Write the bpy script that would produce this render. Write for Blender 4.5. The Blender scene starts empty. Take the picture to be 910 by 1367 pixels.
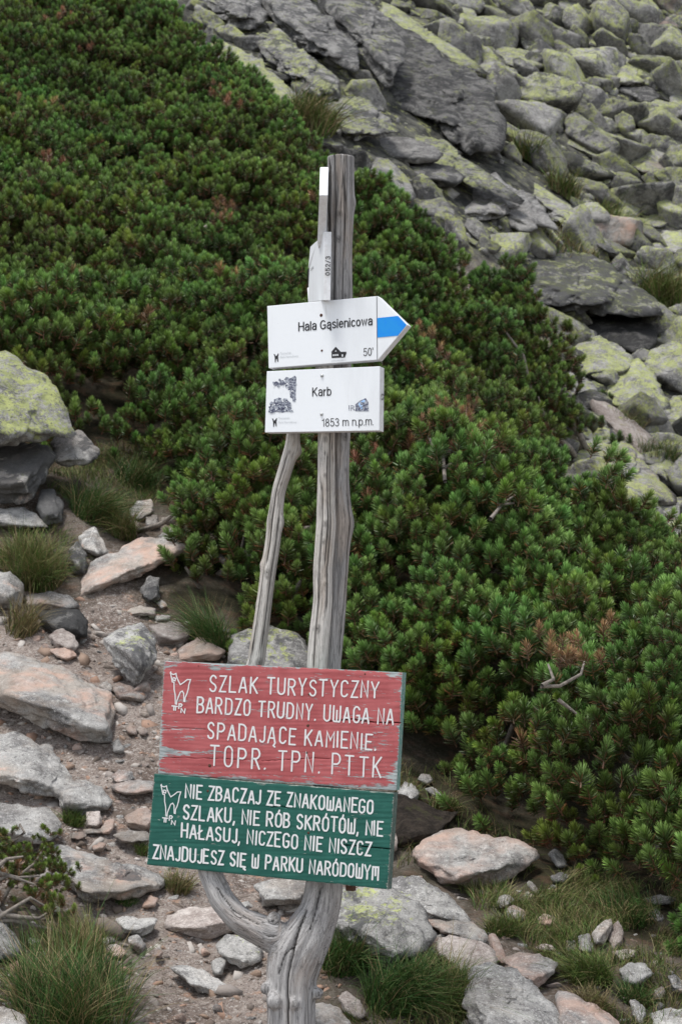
import bpy, bmesh, math, random
import numpy as np
from mathutils import Vector, Matrix
random.seed(7); RNG = np.random.default_rng(7)
R = math.radians
scene = bpy.context.scene
COL = scene.collection
# ------------------------------------------------------------------ camera
F, CX, CY, PITCH, CAMZ = 2712.0, 455.0, 683.5, R(5), 1.0
cam = bpy.data.cameras.new("camera"); camo = bpy.data.objects.new("camera", cam); COL.objects.link(camo)
cam.sensor_fit = 'VERTICAL'; cam.sensor_height = 36; cam.lens = 36*F/1367
camo.location = (0, 0, CAMZ); camo.rotation_euler = (R(90)+PITCH, 0, 0)
cam.clip_start = 0.1; cam.clip_end = 600
cam.dof.use_dof = True; cam.dof.focus_distance = 5.05; cam.dof.aperture_fstop = 13
scene.camera = camo
# ------------------------------------------------------------------ world, sun, exposure (overcast)
w = bpy.data.worlds.new("World"); scene.world = w; w.use_nodes = True
nt = w.node_tree; bg = nt.nodes['Background']
sky = nt.nodes.new('ShaderNodeTexSky'); sky.sky_type = 'NISHITA'; sky.sun_disc = False
SUN_EL, SUN_AZ = R(58), R(-35)
sky.sun_elevation = SUN_EL; sky.sun_rotation = SUN_AZ; sky.altitude = 1850
hs = nt.nodes.new('ShaderNodeHueSaturation'); hs.inputs['Saturation'].default_value = 0.3
nt.links.new(sky.outputs[0], hs.inputs['Color']); nt.links.new(hs.outputs[0], bg.inputs['Color'])
bg.inputs['Strength'].default_value = 0.10
sl = bpy.data.lights.new("sun", 'SUN'); sl.energy = 1.5; sl.angle = R(16); sl.color = (1, .97, .93)
so = bpy.data.objects.new("sun", sl); COL.objects.link(so)
sd = Vector((math.cos(SUN_EL)*math.sin(SUN_AZ), math.cos(SUN_EL)*math.cos(SUN_AZ), math.sin(SUN_EL)))
sd = Vector((-0.24, -0.20, 0.95)).normalized()          # towards the sun: high, left and behind the camera
sky.sun_elevation = math.asin(sd.z); sky.sun_rotation = math.atan2(sd.x, sd.y)
so.rotation_euler = sd.to_track_quat('Z', 'Y').to_euler()
vs = scene.view_settings; vs.view_transform = 'Standard'; vs.look = 'None'; vs.gamma = 1; vs.exposure = 1.35
scene.cycles.max_bounces = 6; scene.cycles.diffuse_bounces = 3; scene.cycles.transparent_max_bounces = 4

# ------------------------------------------------------------------ helpers
FW = np.array([0, math.cos(PITCH), math.sin(PITCH)]); UPV = np.array([0, -math.sin(PITCH), math.cos(PITCH)]); RT = np.array([1., 0, 0])
CAM = np.array([0, 0, CAMZ])
def raydir(u, v):
    u = np.asarray(u, float); v = np.asarray(v, float)
    d = FW + RT*((u-CX)/F)[..., None] + UPV*((CY-v)/F)[..., None]
    return d/d[..., 1:2]
def P(u, v, Y): return CAM + raydir(u, v)*np.asarray(Y, float)[..., None]
def project(p):
    p = np.asarray(p, float)-CAM; z = p@FW
    return CX+F*(p@RT)/z, CY-F*(p@UPV)/z
def ppm(Y): return F/Y                                   # photo pixels per metre at depth Y
_p = np.random.default_rng(3).permutation(256); _p = np.concatenate([_p, _p, _p])
_g = np.random.default_rng(4).normal(size=(256, 3)); _g /= np.linalg.norm(_g, axis=1)[:, None]
def noise(p):
    p = np.asarray(p, float); i = np.floor(p).astype(int); f = p-i; i &= 255
    s = f*f*f*(f*(f*6-15)+10); out = 0
    for a in (0, 1):
        wx = s[..., 0] if a else 1-s[..., 0]; ia = _p[i[..., 0]+a]
        for b in (0, 1):
            wy = s[..., 1] if b else 1-s[..., 1]; ib = _p[ia+i[..., 1]+b]
            for c in (0, 1):
                wz = s[..., 2] if c else 1-s[..., 2]
                h = _p[ib+i[..., 2]+c] & 255
                out = out + wx*wy*wz*((f-np.array([a, b, c]))*_g[h]).sum(-1)
    return out*1.6
def fbm(p, o=4, l=2.1, g=.5):
    p = np.asarray(p, float); a, r = 1., 0
    for k in range(o): r = r+a*noise(p+k*17.3); p = p*l; a *= g
    return r
def xy3(x, y, z=0.): return np.stack([x, y, np.zeros_like(x)+z], -1)

def mesh_np(name, V, Fc, mat=None, smooth=True):
    me = bpy.data.meshes.new(name)
    V = np.asarray(V, np.float32)
    if isinstance(Fc, np.ndarray):
        n, k = Fc.shape
        me.vertices.add(len(V)); me.vertices.foreach_set('co', V.ravel())
        me.loops.add(n*k); me.loops.foreach_set('vertex_index', Fc.astype(np.int32).ravel())
        me.polygons.add(n); me.polygons.foreach_set('loop_start', np.arange(0, n*k, k, dtype=np.int32))
        me.update(calc_edges=True)
    else: me.from_pydata(V.tolist(), [], Fc); me.update()
    if smooth: me.polygons.foreach_set('use_smooth', np.ones(len(me.polygons), bool))
    if mat: me.materials.append(mat)
    return me
def link(name, me, parent=None, loc=None):
    o = bpy.data.objects.new(name, me); COL.objects.link(o)
    if loc is not None: o.location = loc
    if parent is not None: o.parent = parent
    return o
def tag(o, label=None, cat=None, group=None, kind=None):
    for k, x in (('label', label), ('category', cat), ('group', group), ('kind', kind)):
        if x: o[k] = x
    return o
def empty(name, loc, label, cat, group=None):
    o = bpy.data.objects.new(name, None); COL.objects.link(o); o.location = loc; o.empty_display_size = .05
    return tag(o, label, cat, group)
def attr(me, name, typ, data, dom='POINT'):
    a = me.attributes.new(name, typ, dom)
    key = {'FLOAT': 'value', 'INT': 'value', 'FLOAT_VECTOR': 'vector', 'FLOAT_COLOR': 'color'}[typ]
    a.data.foreach_set(key, np.ascontiguousarray(data, np.int32 if typ == 'INT' else np.float32).ravel())

# ------------------------------------------------------------------ materials
class NG:
    def __init__(s, name, rough=.9):
        s.m = bpy.data.materials.new(name); s.m.use_nodes = True; s.t = s.m.node_tree; s.b = s.t.nodes['Principled BSDF']
        s.b.inputs['Roughness'].default_value = rough; s.b.inputs['Specular IOR Level'].default_value = .25
    def n(s, t, **k):
        x = s.t.nodes.new(t)
        for a, b in k.items(): setattr(x, a, b)
        return x
    def l(s, a, b): s.t.links.new(a, b)
    def setv(s, sock, v):
        if isinstance(v, bpy.types.NodeSocket): s.l(v, sock)
        elif isinstance(v, tuple) and len(v) == 3 and sock.type == 'RGBA': sock.default_value = (*v, 1)
        else: sock.default_value = v
    def pos(s): return s.n('ShaderNodeNewGeometry').outputs['Position']
    def at(s, name, out='Vector', inst=False):
        x = s.n('ShaderNodeAttribute', attribute_name=name)
        if inst: x.attribute_type = 'INSTANCER'
        return x.outputs[out]
    def vmul(s, v, k):
        x = s.n('ShaderNodeVectorMath', operation='MULTIPLY'); s.l(v, x.inputs[0]); x.inputs[1].default_value = k; return x.outputs[0]
    def noise(s, v, sc, det=4, rough=.6, dist=0):
        x = s.n('ShaderNodeTexNoise'); s.l(v, x.inputs['Vector']); x.inputs['Scale'].default_value = sc
        x.inputs['Detail'].default_value = det; x.inputs['Roughness'].default_value = rough; x.inputs['Distortion'].default_value = dist
        return x.outputs['Fac']
    def vor(s, v, sc, feat='F1', out='Distance'):
        x = s.n('ShaderNodeTexVoronoi', feature=feat); s.l(v, x.inputs['Vector']); x.inputs['Scale'].default_value = sc; return x.outputs[out]
    def math(s, op, a, b=0., clamp=False):
        x = s.n('ShaderNodeMath', operation=op, use_clamp=clamp); s.setv(x.inputs[0], a); s.setv(x.inputs[1], b); return x.outputs[0]
    def step(s, v, lo, hi):
        x = s.n('ShaderNodeMapRange'); x.interpolation_type = 'SMOOTHSTEP'; s.setv(x.inputs['Value'], v)
        s.setv(x.inputs['From Min'], lo); s.setv(x.inputs['From Max'], hi); return x.outputs[0]
    def mix(s, f, a, b, mode='MIX'):
        x = s.n('ShaderNodeMix', data_type='RGBA', blend_type=mode); s.setv(x.inputs[0], f); s.setv(x.inputs[6], a); s.setv(x.inputs[7], b); return x.outputs[2]
    def bump(s, h, st, d=.01, prev=None):
        x = s.n('ShaderNodeBump'); s.l(h, x.inputs['Height']); x.inputs['Strength'].default_value = st; x.inputs['Distance'].default_value = d
        if prev: s.l(prev, x.inputs['Normal'])
        return x.outputs[0]
    def out(s, col, nrm=None, rough=None):
        s.setv(s.b.inputs['Base Color'], col)
        if nrm: s.l(nrm, s.b.inputs['Normal'])
        if rough is not None: s.setv(s.b.inputs['Roughness'], rough)
        return s.m

def rock_material():
    g = NG('granite', .88); p = g.pos()
    oi = g.n('ShaderNodeObjectInfo'); sp = g.n('ShaderNodeSeparateColor'); g.l(oi.outputs['Color'], sp.inputs[0])
    lich, dark, pink, tone = sp.outputs[0], sp.outputs[1], sp.outputs[2], oi.outputs['Alpha']
    n1 = g.noise(p, 5, 6, .65); n2 = g.noise(p, 38, 5, .75); n3 = g.noise(p, 190, 3, .7)
    c = g.mix(g.step(n1, .38, .60), (.17, .163, .158), (.36, .348, .33))
    n4 = g.noise(p, 14, 7, .75, .5); c = g.mix(g.math('MULTIPLY', g.step(n4, .52, .62), .6), c, (.50, .485, .46)); c = g.mix(g.math('MULTIPLY', g.step(n4, .46, .38), .55), c, (.11, .105, .103))
    c = g.mix(g.step(n2, .52, .72), c, (.54, .525, .50)); c = g.mix(g.step(n2, .45, .28), c, (.09, .087, .085))
    c = g.mix(g.step(n3, .58, .68), c, (.58, .57, .55)); c = g.mix(g.step(n3, .41, .32), c, (.10, .098, .10))
    c = g.mix(g.math('MULTIPLY', g.step(g.noise(p, 3.1, 6, .65), .46, .60), g.math('MULTIPLY', g.step(pink, .0, .5), .45)), c, (.40, .32, .25))
    # pink feldspar
    pk = g.math('MULTIPLY', g.step(g.noise(p, 7, 5, .6, .4), g.math('SUBTRACT', .78, g.math('MULTIPLY', pink, .55)), .72), g.step(pink, 0, .3))
    c = g.mix(g.math('MULTIPLY', pk, .75), c, g.mix(n2, (.54, .30, .22), (.60, .44, .35)))
    # crustose lichen, thicker on faces that look up
    nz = g.n('ShaderNodeSeparateXYZ'); g.l(g.n('ShaderNodeNewGeometry').outputs['Normal'], nz.inputs[0])
    up = g.math('MULTIPLY', nz.outputs[2], .16)
    ln = g.math('ADD', g.noise(p, 6, 9, .68, .6), up); ln = g.math('ADD', ln, g.math('MULTIPLY', g.noise(p, 40, 5, .75), .50))
    th = g.math('SUBTRACT', 1.165, g.math('MULTIPLY', lich, .42))
    lm = g.math('MULTIPLY', g.step(ln, g.math('SUBTRACT', th, .035), g.math('ADD', th, .035)), g.step(lich, .02, .12))
    lm = g.math('MULTIPLY', lm, g.step(g.math('ADD', g.noise(p, 55, 6, .85), g.math('MULTIPLY', g.noise(p, 11, 5, .7), .7)), .80, .87))
    lc = g.mix(g.step(g.noise(p, 16, 4, .7), .38, .62), (.33, .365, .13), (.50, .54, .19))
    lc = g.mix(g.step(g.noise(p, 90, 3, .6), .55, .68), lc, (.13, .135, .07))
    c = g.mix(g.math('MULTIPLY', lm, .85), c, lc)
    # black lichen blotches
    dn = g.noise(p, 9, 8, .72, .5); dth = g.math('SUBTRACT', .80, g.math('MULTIPLY', dark, .42))
    dm = g.math('MULTIPLY', g.step(dn, g.math('SUBTRACT', dth, .03), g.math('ADD', dth, .05)), g.step(dark, .02, .12))
    c = g.mix(g.math('MULTIPLY', dm, .8), c, g.mix(g.noise(p, 60, 3, .7), (.04, .04, .042), (.11, .11, .112)))
    c = g.mix(1.0, c, g.n('ShaderNodeCombineColor').outputs[0], 'MULTIPLY') if False else c
    v = g.n('ShaderNodeVectorMath', operation='SCALE'); g.l(c, v.inputs[0]); g.l(tone, v.inputs['Scale'])
    h = g.math('ADD', g.math('MULTIPLY', g.noise(p, 20, 9, .75), 1.3), g.math('MULTIPLY', g.noise(g.vmul(p, (1, 1, 1.5)), 9, 6, .7, .6), 1.2))
    nb = g.bump(h, .7, .025); nb = g.bump(g.noise(p, 160, 4, .7), .5, .005, nb)
    return g.out(v.outputs[0], nb)
ROCK = rock_material()

def ground_material():
    g = NG('ground_soil', .95); p = g.pos(); veg = g.at('veg', 'Fac')
    n1 = g.noise(p, 2.2, 6, .6); n2 = g.noise(p, 30, 5, .75); n3 = g.noise(p, 150, 3, .7)
    c = g.mix(g.step(n1, .38, .62), (.145, .108, .088), (.29, .24, .21))
    c = g.mix(g.step(n2, .5, .66), c, (.38, .33, .29)); c = g.mix(g.step(n2, .46, .32), c, (.085, .065, .052))
    c = g.mix(g.step(g.noise(p, 14, 4, .6), .6, .7), c, (.36, .24, .18))
    c = g.mix(g.step(n3, .56, .66), c, (.46, .43, .40)); c = g.mix(g.step(n3, .43, .34), c, (.06, .05, .043))
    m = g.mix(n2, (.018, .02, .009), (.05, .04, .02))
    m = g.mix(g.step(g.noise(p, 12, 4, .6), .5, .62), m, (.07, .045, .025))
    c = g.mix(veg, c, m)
    rk = g.mix(g.step(g.noise(p, 6, 8, .7), .42, .6), (.03, .03, .028), (.12, .118, .10)); rk = g.mix(g.step(g.noise(p, 9, 8, .75), .55, .60), rk, (.24, .25, .11))  # scree ground, darkened to paint shade into the gaps between boulders
    c = g.mix(g.at('stony', 'Fac'), c, rk)
    h = g.math('ADD', g.math('MULTIPLY', g.vor(p, 45), .6), g.noise(p, 70, 6, .75))
    nb = g.bump(h, .8, .018); return g.out(c, nb)
GROUND = ground_material()
def soil_material():
    g = NG('dark_soil', 1.0); p = g.pos()
    c = g.mix(g.step(g.noise(p, 30, 6, .75), .35, .65), (.022, .017, .013), (.075, .058, .045))
    c = g.mix(g.step(g.noise(p, 8, 5, .6), .56, .66), c, (.075, .075, .03))
    return g.out(c, g.bump(g.noise(p, 60, 6, .8), 1, .03))
SOIL = soil_material()
def attrcol_material(name, rough=.6, trans=0., spec=.25, var=True):
    g = NG(name, rough); g.b.inputs['Specular IOR Level'].default_value = spec
    c = g.at('Col', 'Color')
    if var:
        rnd = g.at('rnd', 'Fac', True); x = g.n('ShaderNodeHueSaturation'); g.l(c, x.inputs['Color'])
        x.inputs['Hue'].default_value = .5
        mr = g.n('ShaderNodeMapRange'); g.l(rnd, mr.inputs[0]); mr.inputs[3].default_value = .62; mr.inputs[4].default_value = 1.38; g.l(mr.outputs[0], x.inputs['Value'])
        mh = g.n('ShaderNodeMapRange'); g.l(g.at('rnd2', 'Fac', True), mh.inputs[0]); mh.inputs[3].default_value = .465; mh.inputs[4].default_value = .52; g.l(mh.outputs[0], x.inputs['Hue'])
        c = x.outputs[0]
    return g.out(c)
NEEDLE = attrcol_material('pine_needles', .45, spec=.35)
BLADE = attrcol_material('grass_blades', .6, var=False)

def wood_material(name, base, darkc, knot_c=(.018, .015, .013), warm=(.30, .24, .19)):
    g = NG(name, .82); v = g.at('grain'); p = g.pos()
    gr = g.noise(g.vmul(v, (1, 1, .035)), 120, 6, .72); gr2 = g.noise(g.vmul(v, (1, 1, .06)), 420, 4, .7)
    big = g.noise(g.vmul(v, (1, 1, .25)), 18, 4, .6)
    c = g.mix(g.step(gr, .34, .62), darkc, base); c = g.mix(g.math('MULTIPLY', g.step(big, .5, .68), .55), c, warm)
    c = g.mix(g.math('MULTIPLY', g.step(gr2, .47, .34), .75), c, tuple(x*.35 for x in darkc))
    c = g.mix(g.math('MULTIPLY', g.step(gr2, .58, .70), .5), c, tuple(min(1, x*1.3) for x in base))
    crack = g.noise(g.vmul(v, (1, 1, .018)), 70, 3, .5); cm = g.step(g.math('ABSOLUTE', g.math('SUBTRACT', crack, .5)), .012, .002)
    cm = g.math('MULTIPLY', cm, g.step(g.noise(g.vmul(v, (1, 1, .4)), 9, 2, .5), .48, .58))
    c = g.mix(g.math('MULTIPLY', cm, .85), c, (.03, .027, .025))
    c = g.mix(g.at('knot', 'Fac'), c, knot_c)
    h = g.math('SUBTRACT', g.math('ADD', gr, g.math('MULTIPLY', gr2, .6)), g.math('MULTIPLY', cm, 1.2))
    return g.out(c, g.bump(h, .85, .004))
WOOD_GREY = wood_material('weathered_wood_grey', (.37, .355, .345), (.15, .146, .144))
WOOD_PALE = wood_material('weathered_wood_pale', (.60, .57, .53), (.30, .28, .255), warm=(.36, .29, .23))
WOOD_STUMP = wood_material('weathered_wood_trunk', (.44, .425, .415), (.21, .204, .20), warm=(.32, .27, .235))

def board_material(name, paint, paint2, bare, wear=.5):
    g = NG(name, .62); v = g.at('bc')                      # bc = (metres along, metres up, wear)
    sx = g.n('ShaderNodeSeparateXYZ'); g.l(v, sx.inputs[0])
    st = g.vmul(v, (.10, 1, 0)); fine = g.noise(st, 330, 4, .7); mid = g.noise(g.vmul(v, (.22, 1, 0)), 45, 5, .65)
    blot = g.noise(g.vmul(v, (1, 1, 0)), 14, 5, .6)
    c = g.mix(g.step(blot, .35, .65), paint, paint2)
    c = g.mix(g.math('MULTIPLY', g.step(g.noise(g.vmul(v, (1, 1, 0)), 60, 5, .75), .60, .72), .35), c, tuple(min(1, x*1.5+.05) for x in paint))
    sc = g.math('ADD', g.math('ADD', g.math('MULTIPLY', fine, 1.25), g.math('MULTIPLY', mid, 1.25)), g.math('SUBTRACT', sx.outputs[2], .75))
    wm = g.step(sc, .665, .69)
    bw = g.mix(g.step(g.noise(st, 220, 4, .7), .4, .6), tuple(x*.55 for x in bare), bare)
    c = g.mix(wm, c, bw)
    h = g.math('SUBTRACT', g.math('MULTIPLY', g.noise(st, 150, 4, .7), .35), g.math('MULTIPLY', wm, .5))
    return g.out(c, g.bump(h, .6, .0015))
RED = board_material('red_board_paint', (.33, .075, .078), (.40, .105, .108), (.38, .42, .42))
GREEN = board_material('green_board_paint', (.012, .082, .064), (.018, .106, .082), (.34, .37, .33))
def plain(name, c, rough=.6, c2=None, sc=40, metal=0):
    g = NG(name, rough); g.b.inputs['Metallic'].default_value = metal
    if c2: return g.out(g.mix(g.step(g.noise(g.pos(), sc, 5, .7), .4, .62), c, c2))
    return g.out(c)
def white_sign_material():
    g = NG('white_sign_paint', .45); p = g.pos()
    n = g.noise(g.vmul(p, (1, 1, .25)), 9, 6, .65)
    c = g.mix(g.step(n, .45, .75), (.76, .785, .805), (.68, .70, .715))
    c = g.mix(g.math('MULTIPLY', g.step(g.noise(p, 130, 5, .8), .66, .74), .5), c, (.34, .35, .35))
    c = g.mix(g.math('MULTIPLY', g.step(g.noise(g.vmul(p, (1, 1, .12)), 60, 3, .6), .66, .74), .25), c, (.4, .37, .33))
    return g.out(c, g.bump(g.noise(p, 90, 3, .6), .12, .002))
WHITE = white_sign_material()
def letter_paint():
    g = NG('letter_paint', .55); p = g.pos()
    n = g.noise(p, 160, 5, .8)
    return g.out(g.mix(g.step(n, .62, .72), g.mix(g.noise(p, 30, 3, .6), (.62, .63, .63), (.72, .72, .71)), (.45, .46, .45)))
LETTER = letter_paint()
SIGN_EDGE = plain('sign_edge_white', (.74, .75, .76), .55, (.64, .64, .64), 60)
BLACK = plain('black_print', (.018, .018, .02), .5, (.035, .035, .038), 200)
BLUE = plain('blue_stripe', (.01, .26, .70), .5, (.004, .215, .76), 30)
PALEPRINT = plain('faded_print', (.50, .52, .54), .6, (.64, .67, .69), 300)
NAVY = plain('navy_sticker', (.05, .055, .10), .5, (.42, .45, .50), 190)
SKYBLUE = plain('pale_blue_sticker', (.25, .45, .75), .5, (.45, .60, .80), 200)
STEEL = plain('steel', (.35, .36, .36), .45, (.55, .56, .55), 400, .7)
RUST = plain('rust', (.10, .045, .025), .8, (.05, .03, .025), 400)
TEAL_EDGE = plain('teal_edge_paint', (.10, .24, .21), .7, (.25, .32, .29), 150)
DARK_EDGE = plain('grey_green_edge', (.07, .12, .10), .8, (.14, .17, .15), 120)
BARK = plain('bare_pine_branch', (.24, .21, .18), .9, (.13, .115, .10), 60)

# ------------------------------------------------------------------ terrain
CP = [(400,1367,5.4),(250,1300,5.6),(265,1230,5.9),(130,1150,6.2),(100,1050,6.6),(170,950,7.0),(230,880,7.4),(100,800,7.8),(50,700,8.2),(120,640,8.8),
 (130,600,9.2),(700,1300,5.7),(560,1330,5.5),(650,1200,6.2),(640,1100,6.85),(850,1200,6.3),(860,1340,5.5),(910,1250,6.0),(700,1020,7.4),(450,850,7.8),(900,1050,7.3),(700,760,9.6),
 (880,705,11.),(850,600,12.2),(800,450,14.),(850,300,17.),(900,0,22.),(600,0,20.),(250,-30,17.),(480,200,14.5),(700,230,16.2),(740,400,14.2),
 (100,60,15.8),(200,350,12.0),(200,540,10.0),(500,640,9.6),(0,350,11.6),(0,560,9.6),(400,350,12.6),(600,450,12.0),(-200,900,7.2),(-200,600,9.),(1100,1100,6.8),(1100,600,11.5),(1150,200,18),(-200,100,15)]
CPn = np.array(CP, float); PT = P(CPn[:, 0], CPn[:, 1], CPn[:, 2])
PT = np.vstack([PT, [[-3, 3, -.15], [0, 3, -.25], [3, 3, -.2], [0, 5, 0.03], [-1.5, 5, .1], [1.5, 5, -.02]]])
def zbase(x, y): return np.where(y < 5, .12*(y-5), .0)+np.where(y > 5, .56*(y-5), 0.)-np.where(y > 40, .3*(y-40), 0.)
def _phi(r): return np.sqrt(r*r+.25)
_A = _phi(np.linalg.norm(PT[:, None, :2]-PT[None, :, :2], axis=-1)); _w = np.linalg.solve(_A+np.eye(len(PT))*(-.02), PT[:, 2]-zbase(PT[:, 0], PT[:, 1]))
def T0(x, y):
    x = np.asarray(x, float); y = np.asarray(y, float); xs = np.clip(x, -8, 8); ys = np.clip(y, 2, 26)
    r = np.zeros(np.broadcast(x, y).shape)
    for k in range(len(PT)): r = r+_w[k]*_phi(np.hypot(xs-PT[k, 0], ys-PT[k, 1]))
    r = np.clip(r, -3, 3)
    d = np.hypot(x-xs, y-ys); r = r*np.exp(-d/14)
    r = r+fbm(xy3(x*.9, y*.9), 3)*.05*np.clip(y/8, .6, 2)
    return zbase(x, y)+r
def Tslow(x, y): return T0(x, y)+fbm(xy3(x*4, y*4, 5), 4)*.022+fbm(xy3(x*.25, y*.25, 9.), 3)*np.clip((np.hypot(x, y)-28)/30, 0, 1)*2.5
_gx = np.arange(-9.6, 9.6, .03); _gy = np.arange(3.2, 34.5, .035)
_GZ = Tslow(*np.meshgrid(_gx, _gy))
def T(x, y):
    x = np.asarray(x, float); y = np.asarray(y, float)
    i = np.clip((x-_gx[0])/.03, 0, len(_gx)-1.001); j = np.clip((y-_gy[0])/.035, 0, len(_gy)-1.001)
    a = i.astype(int); b = j.astype(int); fx = i-a; fy = j-b
    return _GZ[b, a]*(1-fx)*(1-fy)+_GZ[b, a+1]*fx*(1-fy)+_GZ[b+1, a]*(1-fx)*fy+_GZ[b+1, a+1]*fx*fy
def Tf(x, y):
    z = T(x, y); far = (x < -9.5) | (x > 9.5) | (y < 3.3) | (y > 34.3)
    if np.any(far): z = np.where(far, 0, z); z[far] = Tslow(x[far], y[far])
    return z
def hit(u, v, off=0.):
    Ys = np.concatenate([np.arange(4.6, 12, .04), np.arange(12, 34, .1)]); p = P(np.full_like(Ys, u), np.full_like(Ys, v), Ys)
    below = p[:, 2] < T(p[:, 0], p[:, 1])+off
    k = np.argmax(below) if below.any() else len(Ys)-1
    return p[k]
def inpoly(x, y, poly):
    poly = np.asarray(poly, float); r = np.zeros(np.shape(x), bool); j = len(poly)-1
    for i in range(len(poly)):
        xi, yi = poly[i][:2]; xj, yj = poly[j][:2]
        c = ((yi > y) != (yj > y)) & (x < (xj-xi)*(y-yi)/((yj-yi) or 1e-9)+xi); r ^= c; j = i
    return r
def polydist(x, y, poly):
    d = np.full(np.shape(x), 1e9); n = len(poly)
    for i in range(n):
        a = np.array(poly[i][:2]); b = np.array(poly[(i+1) % n][:2]); ab = b-a
        t = np.clip(((x-a[0])*ab[0]+(y-a[1])*ab[1])/(ab@ab+1e-12), 0, 1)
        d = np.minimum(d, np.hypot(x-a[0]-t*ab[0], y-a[1]-t*ab[1]))
    return d
def wpoly(pts): return [tuple(hit(u, v, o)[:2]) for u, v, o in pts]

THICKET = [(-480,640,.1),(-160,590,.1),(60,578,.1),(150,592,.1),(230,640,.1),(330,700,.1),(480,640,.2),(600,560,.3),(600,480,.45),(630,362,.45),(545,312,.45),(462,232,.45),(395,172,.4),(290,66,.4),(215,-14,.4),(130,-110,.4),(-480,-110,.4)]
DARKSHRUB = [(590,600,.1),(560,480,.3),(600,400,.45),(630,352,.45),(695,398,.45),(745,445,.45),(775,500,.35),(778,560,.25),(752,618,.1),(690,622,.1)]
LEFTSHRUB = [(178,660,.2),(215,590,.45),(330,560,.5),(430,580,.5),(450,700,.4),(450,890,.05),(345,885,.03),(300,845,.03),(245,805,.03),(235,740,.06),(190,690,.1)]
RIGHTSHRUB = [(405,640,.4),(480,545,.5),(570,520,.5),(640,560,.5),(700,615,.5),(800,690,.5),(910,765,.5),(1080,840,.4),(1080,1315,.03),(910,1262,.03),(850,1246,.03),(790,1222,.03),(725,1190,.03),(685,1135,.03),(615,1085,.03),(560,1045,.03),(505,1000,.03),(430,905,.03)]
WP = {k: wpoly(q) for k, q in (('A', THICKET), ('D', DARKSHRUB), ('L', LEFTSHRUB), ('R', RIGHTSHRUB))}
GRASSY = [[(40,640),(60,600),(200,600),(215,660),(170,720),(140,700),(60,650)],[(-60,700),(60,700),(105,730),(95,790),(-60,770)],
          [(620,1190),(680,1190),(760,1170),(960,1200),(960,1400),(840,1400),(760,1320),(690,1260),(640,1230)],[(-60,1240),(60,1200),(160,1260),(150,1400),(-60,1400)],[(430,1270),(560,1290),(640,1340),(640,1400),(430,1380)],[(525,1020),(600,1040),(710,1130),(720,1200),(640,1200),(530,1170)]]
SCREEPX = [(215,-60),(960,-60),(960,735),(860,700),(790,660),(745,600),(770,520),(740,420),(690,370),(600,320),(480,235),(400,180),(300,90)]
def build_ground():
    ys = np.concatenate([np.linspace(-8, 2.9, 14), 3*np.exp(np.arange(0, 590)*.0059)]); ys = ys[ys < 100]
    ks = np.concatenate([-np.geomspace(7, .24, 34), np.arange(-.232, .2325, .0036), np.geomspace(.24, 7, 34)])
    Y, K = np.meshgrid(ys, ks, indexing='ij'); X = K*np.maximum(Y, 3.)
    Z = Tf(X, Y); V = np.stack([X, Y, Z], -1).reshape(-1, 3)
    n, m = Y.shape; i = np.arange(n*m).reshape(n, m)
    Fq = np.stack([i[:-1, :-1], i[:-1, 1:], i[1:, 1:], i[1:, :-1]], -1).reshape(-1, 4)
    me = mesh_np('ground', V, Fq, GROUND)
    x, y = V[:, 0], V[:, 1]; veg = np.zeros(len(V))
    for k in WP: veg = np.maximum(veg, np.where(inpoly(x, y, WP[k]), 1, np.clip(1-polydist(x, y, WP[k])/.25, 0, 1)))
    u, v = project(V + 0.)
    ok = y > 3
    for q in GRASSY:
        q3 = [tuple(hit(a, b)[:2]) for a, b in q]
        veg = np.maximum(veg, np.where(inpoly(x, y, q3), .75, .75*np.clip(1-polydist(x, y, q3)/.15, 0, 1)))
    s3 = [tuple(hit(a, b)[:2]) for a, b in SCREEPX]; st = np.where(inpoly(x, y, s3), 1, np.clip(1-polydist(x, y, s3)/.5, 0, 1)); st = np.where((y > 16), 1, st)
    attr(me, 'stony', 'FLOAT', st*(veg < .5))
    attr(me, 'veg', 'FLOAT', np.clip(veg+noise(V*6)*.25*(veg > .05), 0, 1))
    tag(link('ground', me), kind='structure', label='stony brown mountain slope rising from the path to the scree')
build_ground()

# ------------------------------------------------------------------ rocks
ICO = {}
def ico(n):
    if n not in ICO:
        bm = bmesh.new(); bmesh.ops.create_icosphere(bm, subdivisions=n, radius=1)
        ICO[n] = (np.array([v.co[:] for v in bm.verts]), np.array([[v.index for v in f.verts] for f in bm.faces])); bm.free()
    return ICO[n]
def shape(planes, ext, sub, p=34., seed=0, rough=.03, crack=.0, fr=3.):
    """star-shaped solid cut by soft planes (n,d); ext = rough half-sizes; local metres"""
    D, Fc = ico(sub); d = D*np.array(ext); d /= np.linalg.norm(d, axis=1)[:, None]
    N = np.array([q[0] for q in planes]); dd = np.array([q[1] for q in planes]); N = N/np.linalg.norm(N, axis=1)[:, None]
    a = np.maximum(d@N.T, 0)/dd; r = 1/np.power((a**p).sum(1)+1e-12, 1/p)
    V = d*r[:, None]; s = float(np.mean(sorted(ext)[1:])); off = np.array([seed*3.7, seed*1.3, seed*7.1])
    q = V/s*fr+off; n = fbm(q, 5, 2.1, .55)*rough*s
    if crack:
        c = noise(V/s*1.6+off+9); n = n-crack*s*np.exp(-(c/.05)**2)*(.5+.5*np.clip(noise(V/s*1.1+off+3)*2+.4, 0, 1))
    st = noise(np.array([1., 1, 3.5])*V/s*1.3+off+5); n = n+np.floor(st*4)/4*rough*s*.9
    return V+d*n[:, None], Fc
CAMR = np.stack([RT, UPV, -FW], 1)                       # columns: right, up, towards camera
KEY = []                                                 # (u,v,short) landmarks
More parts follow.
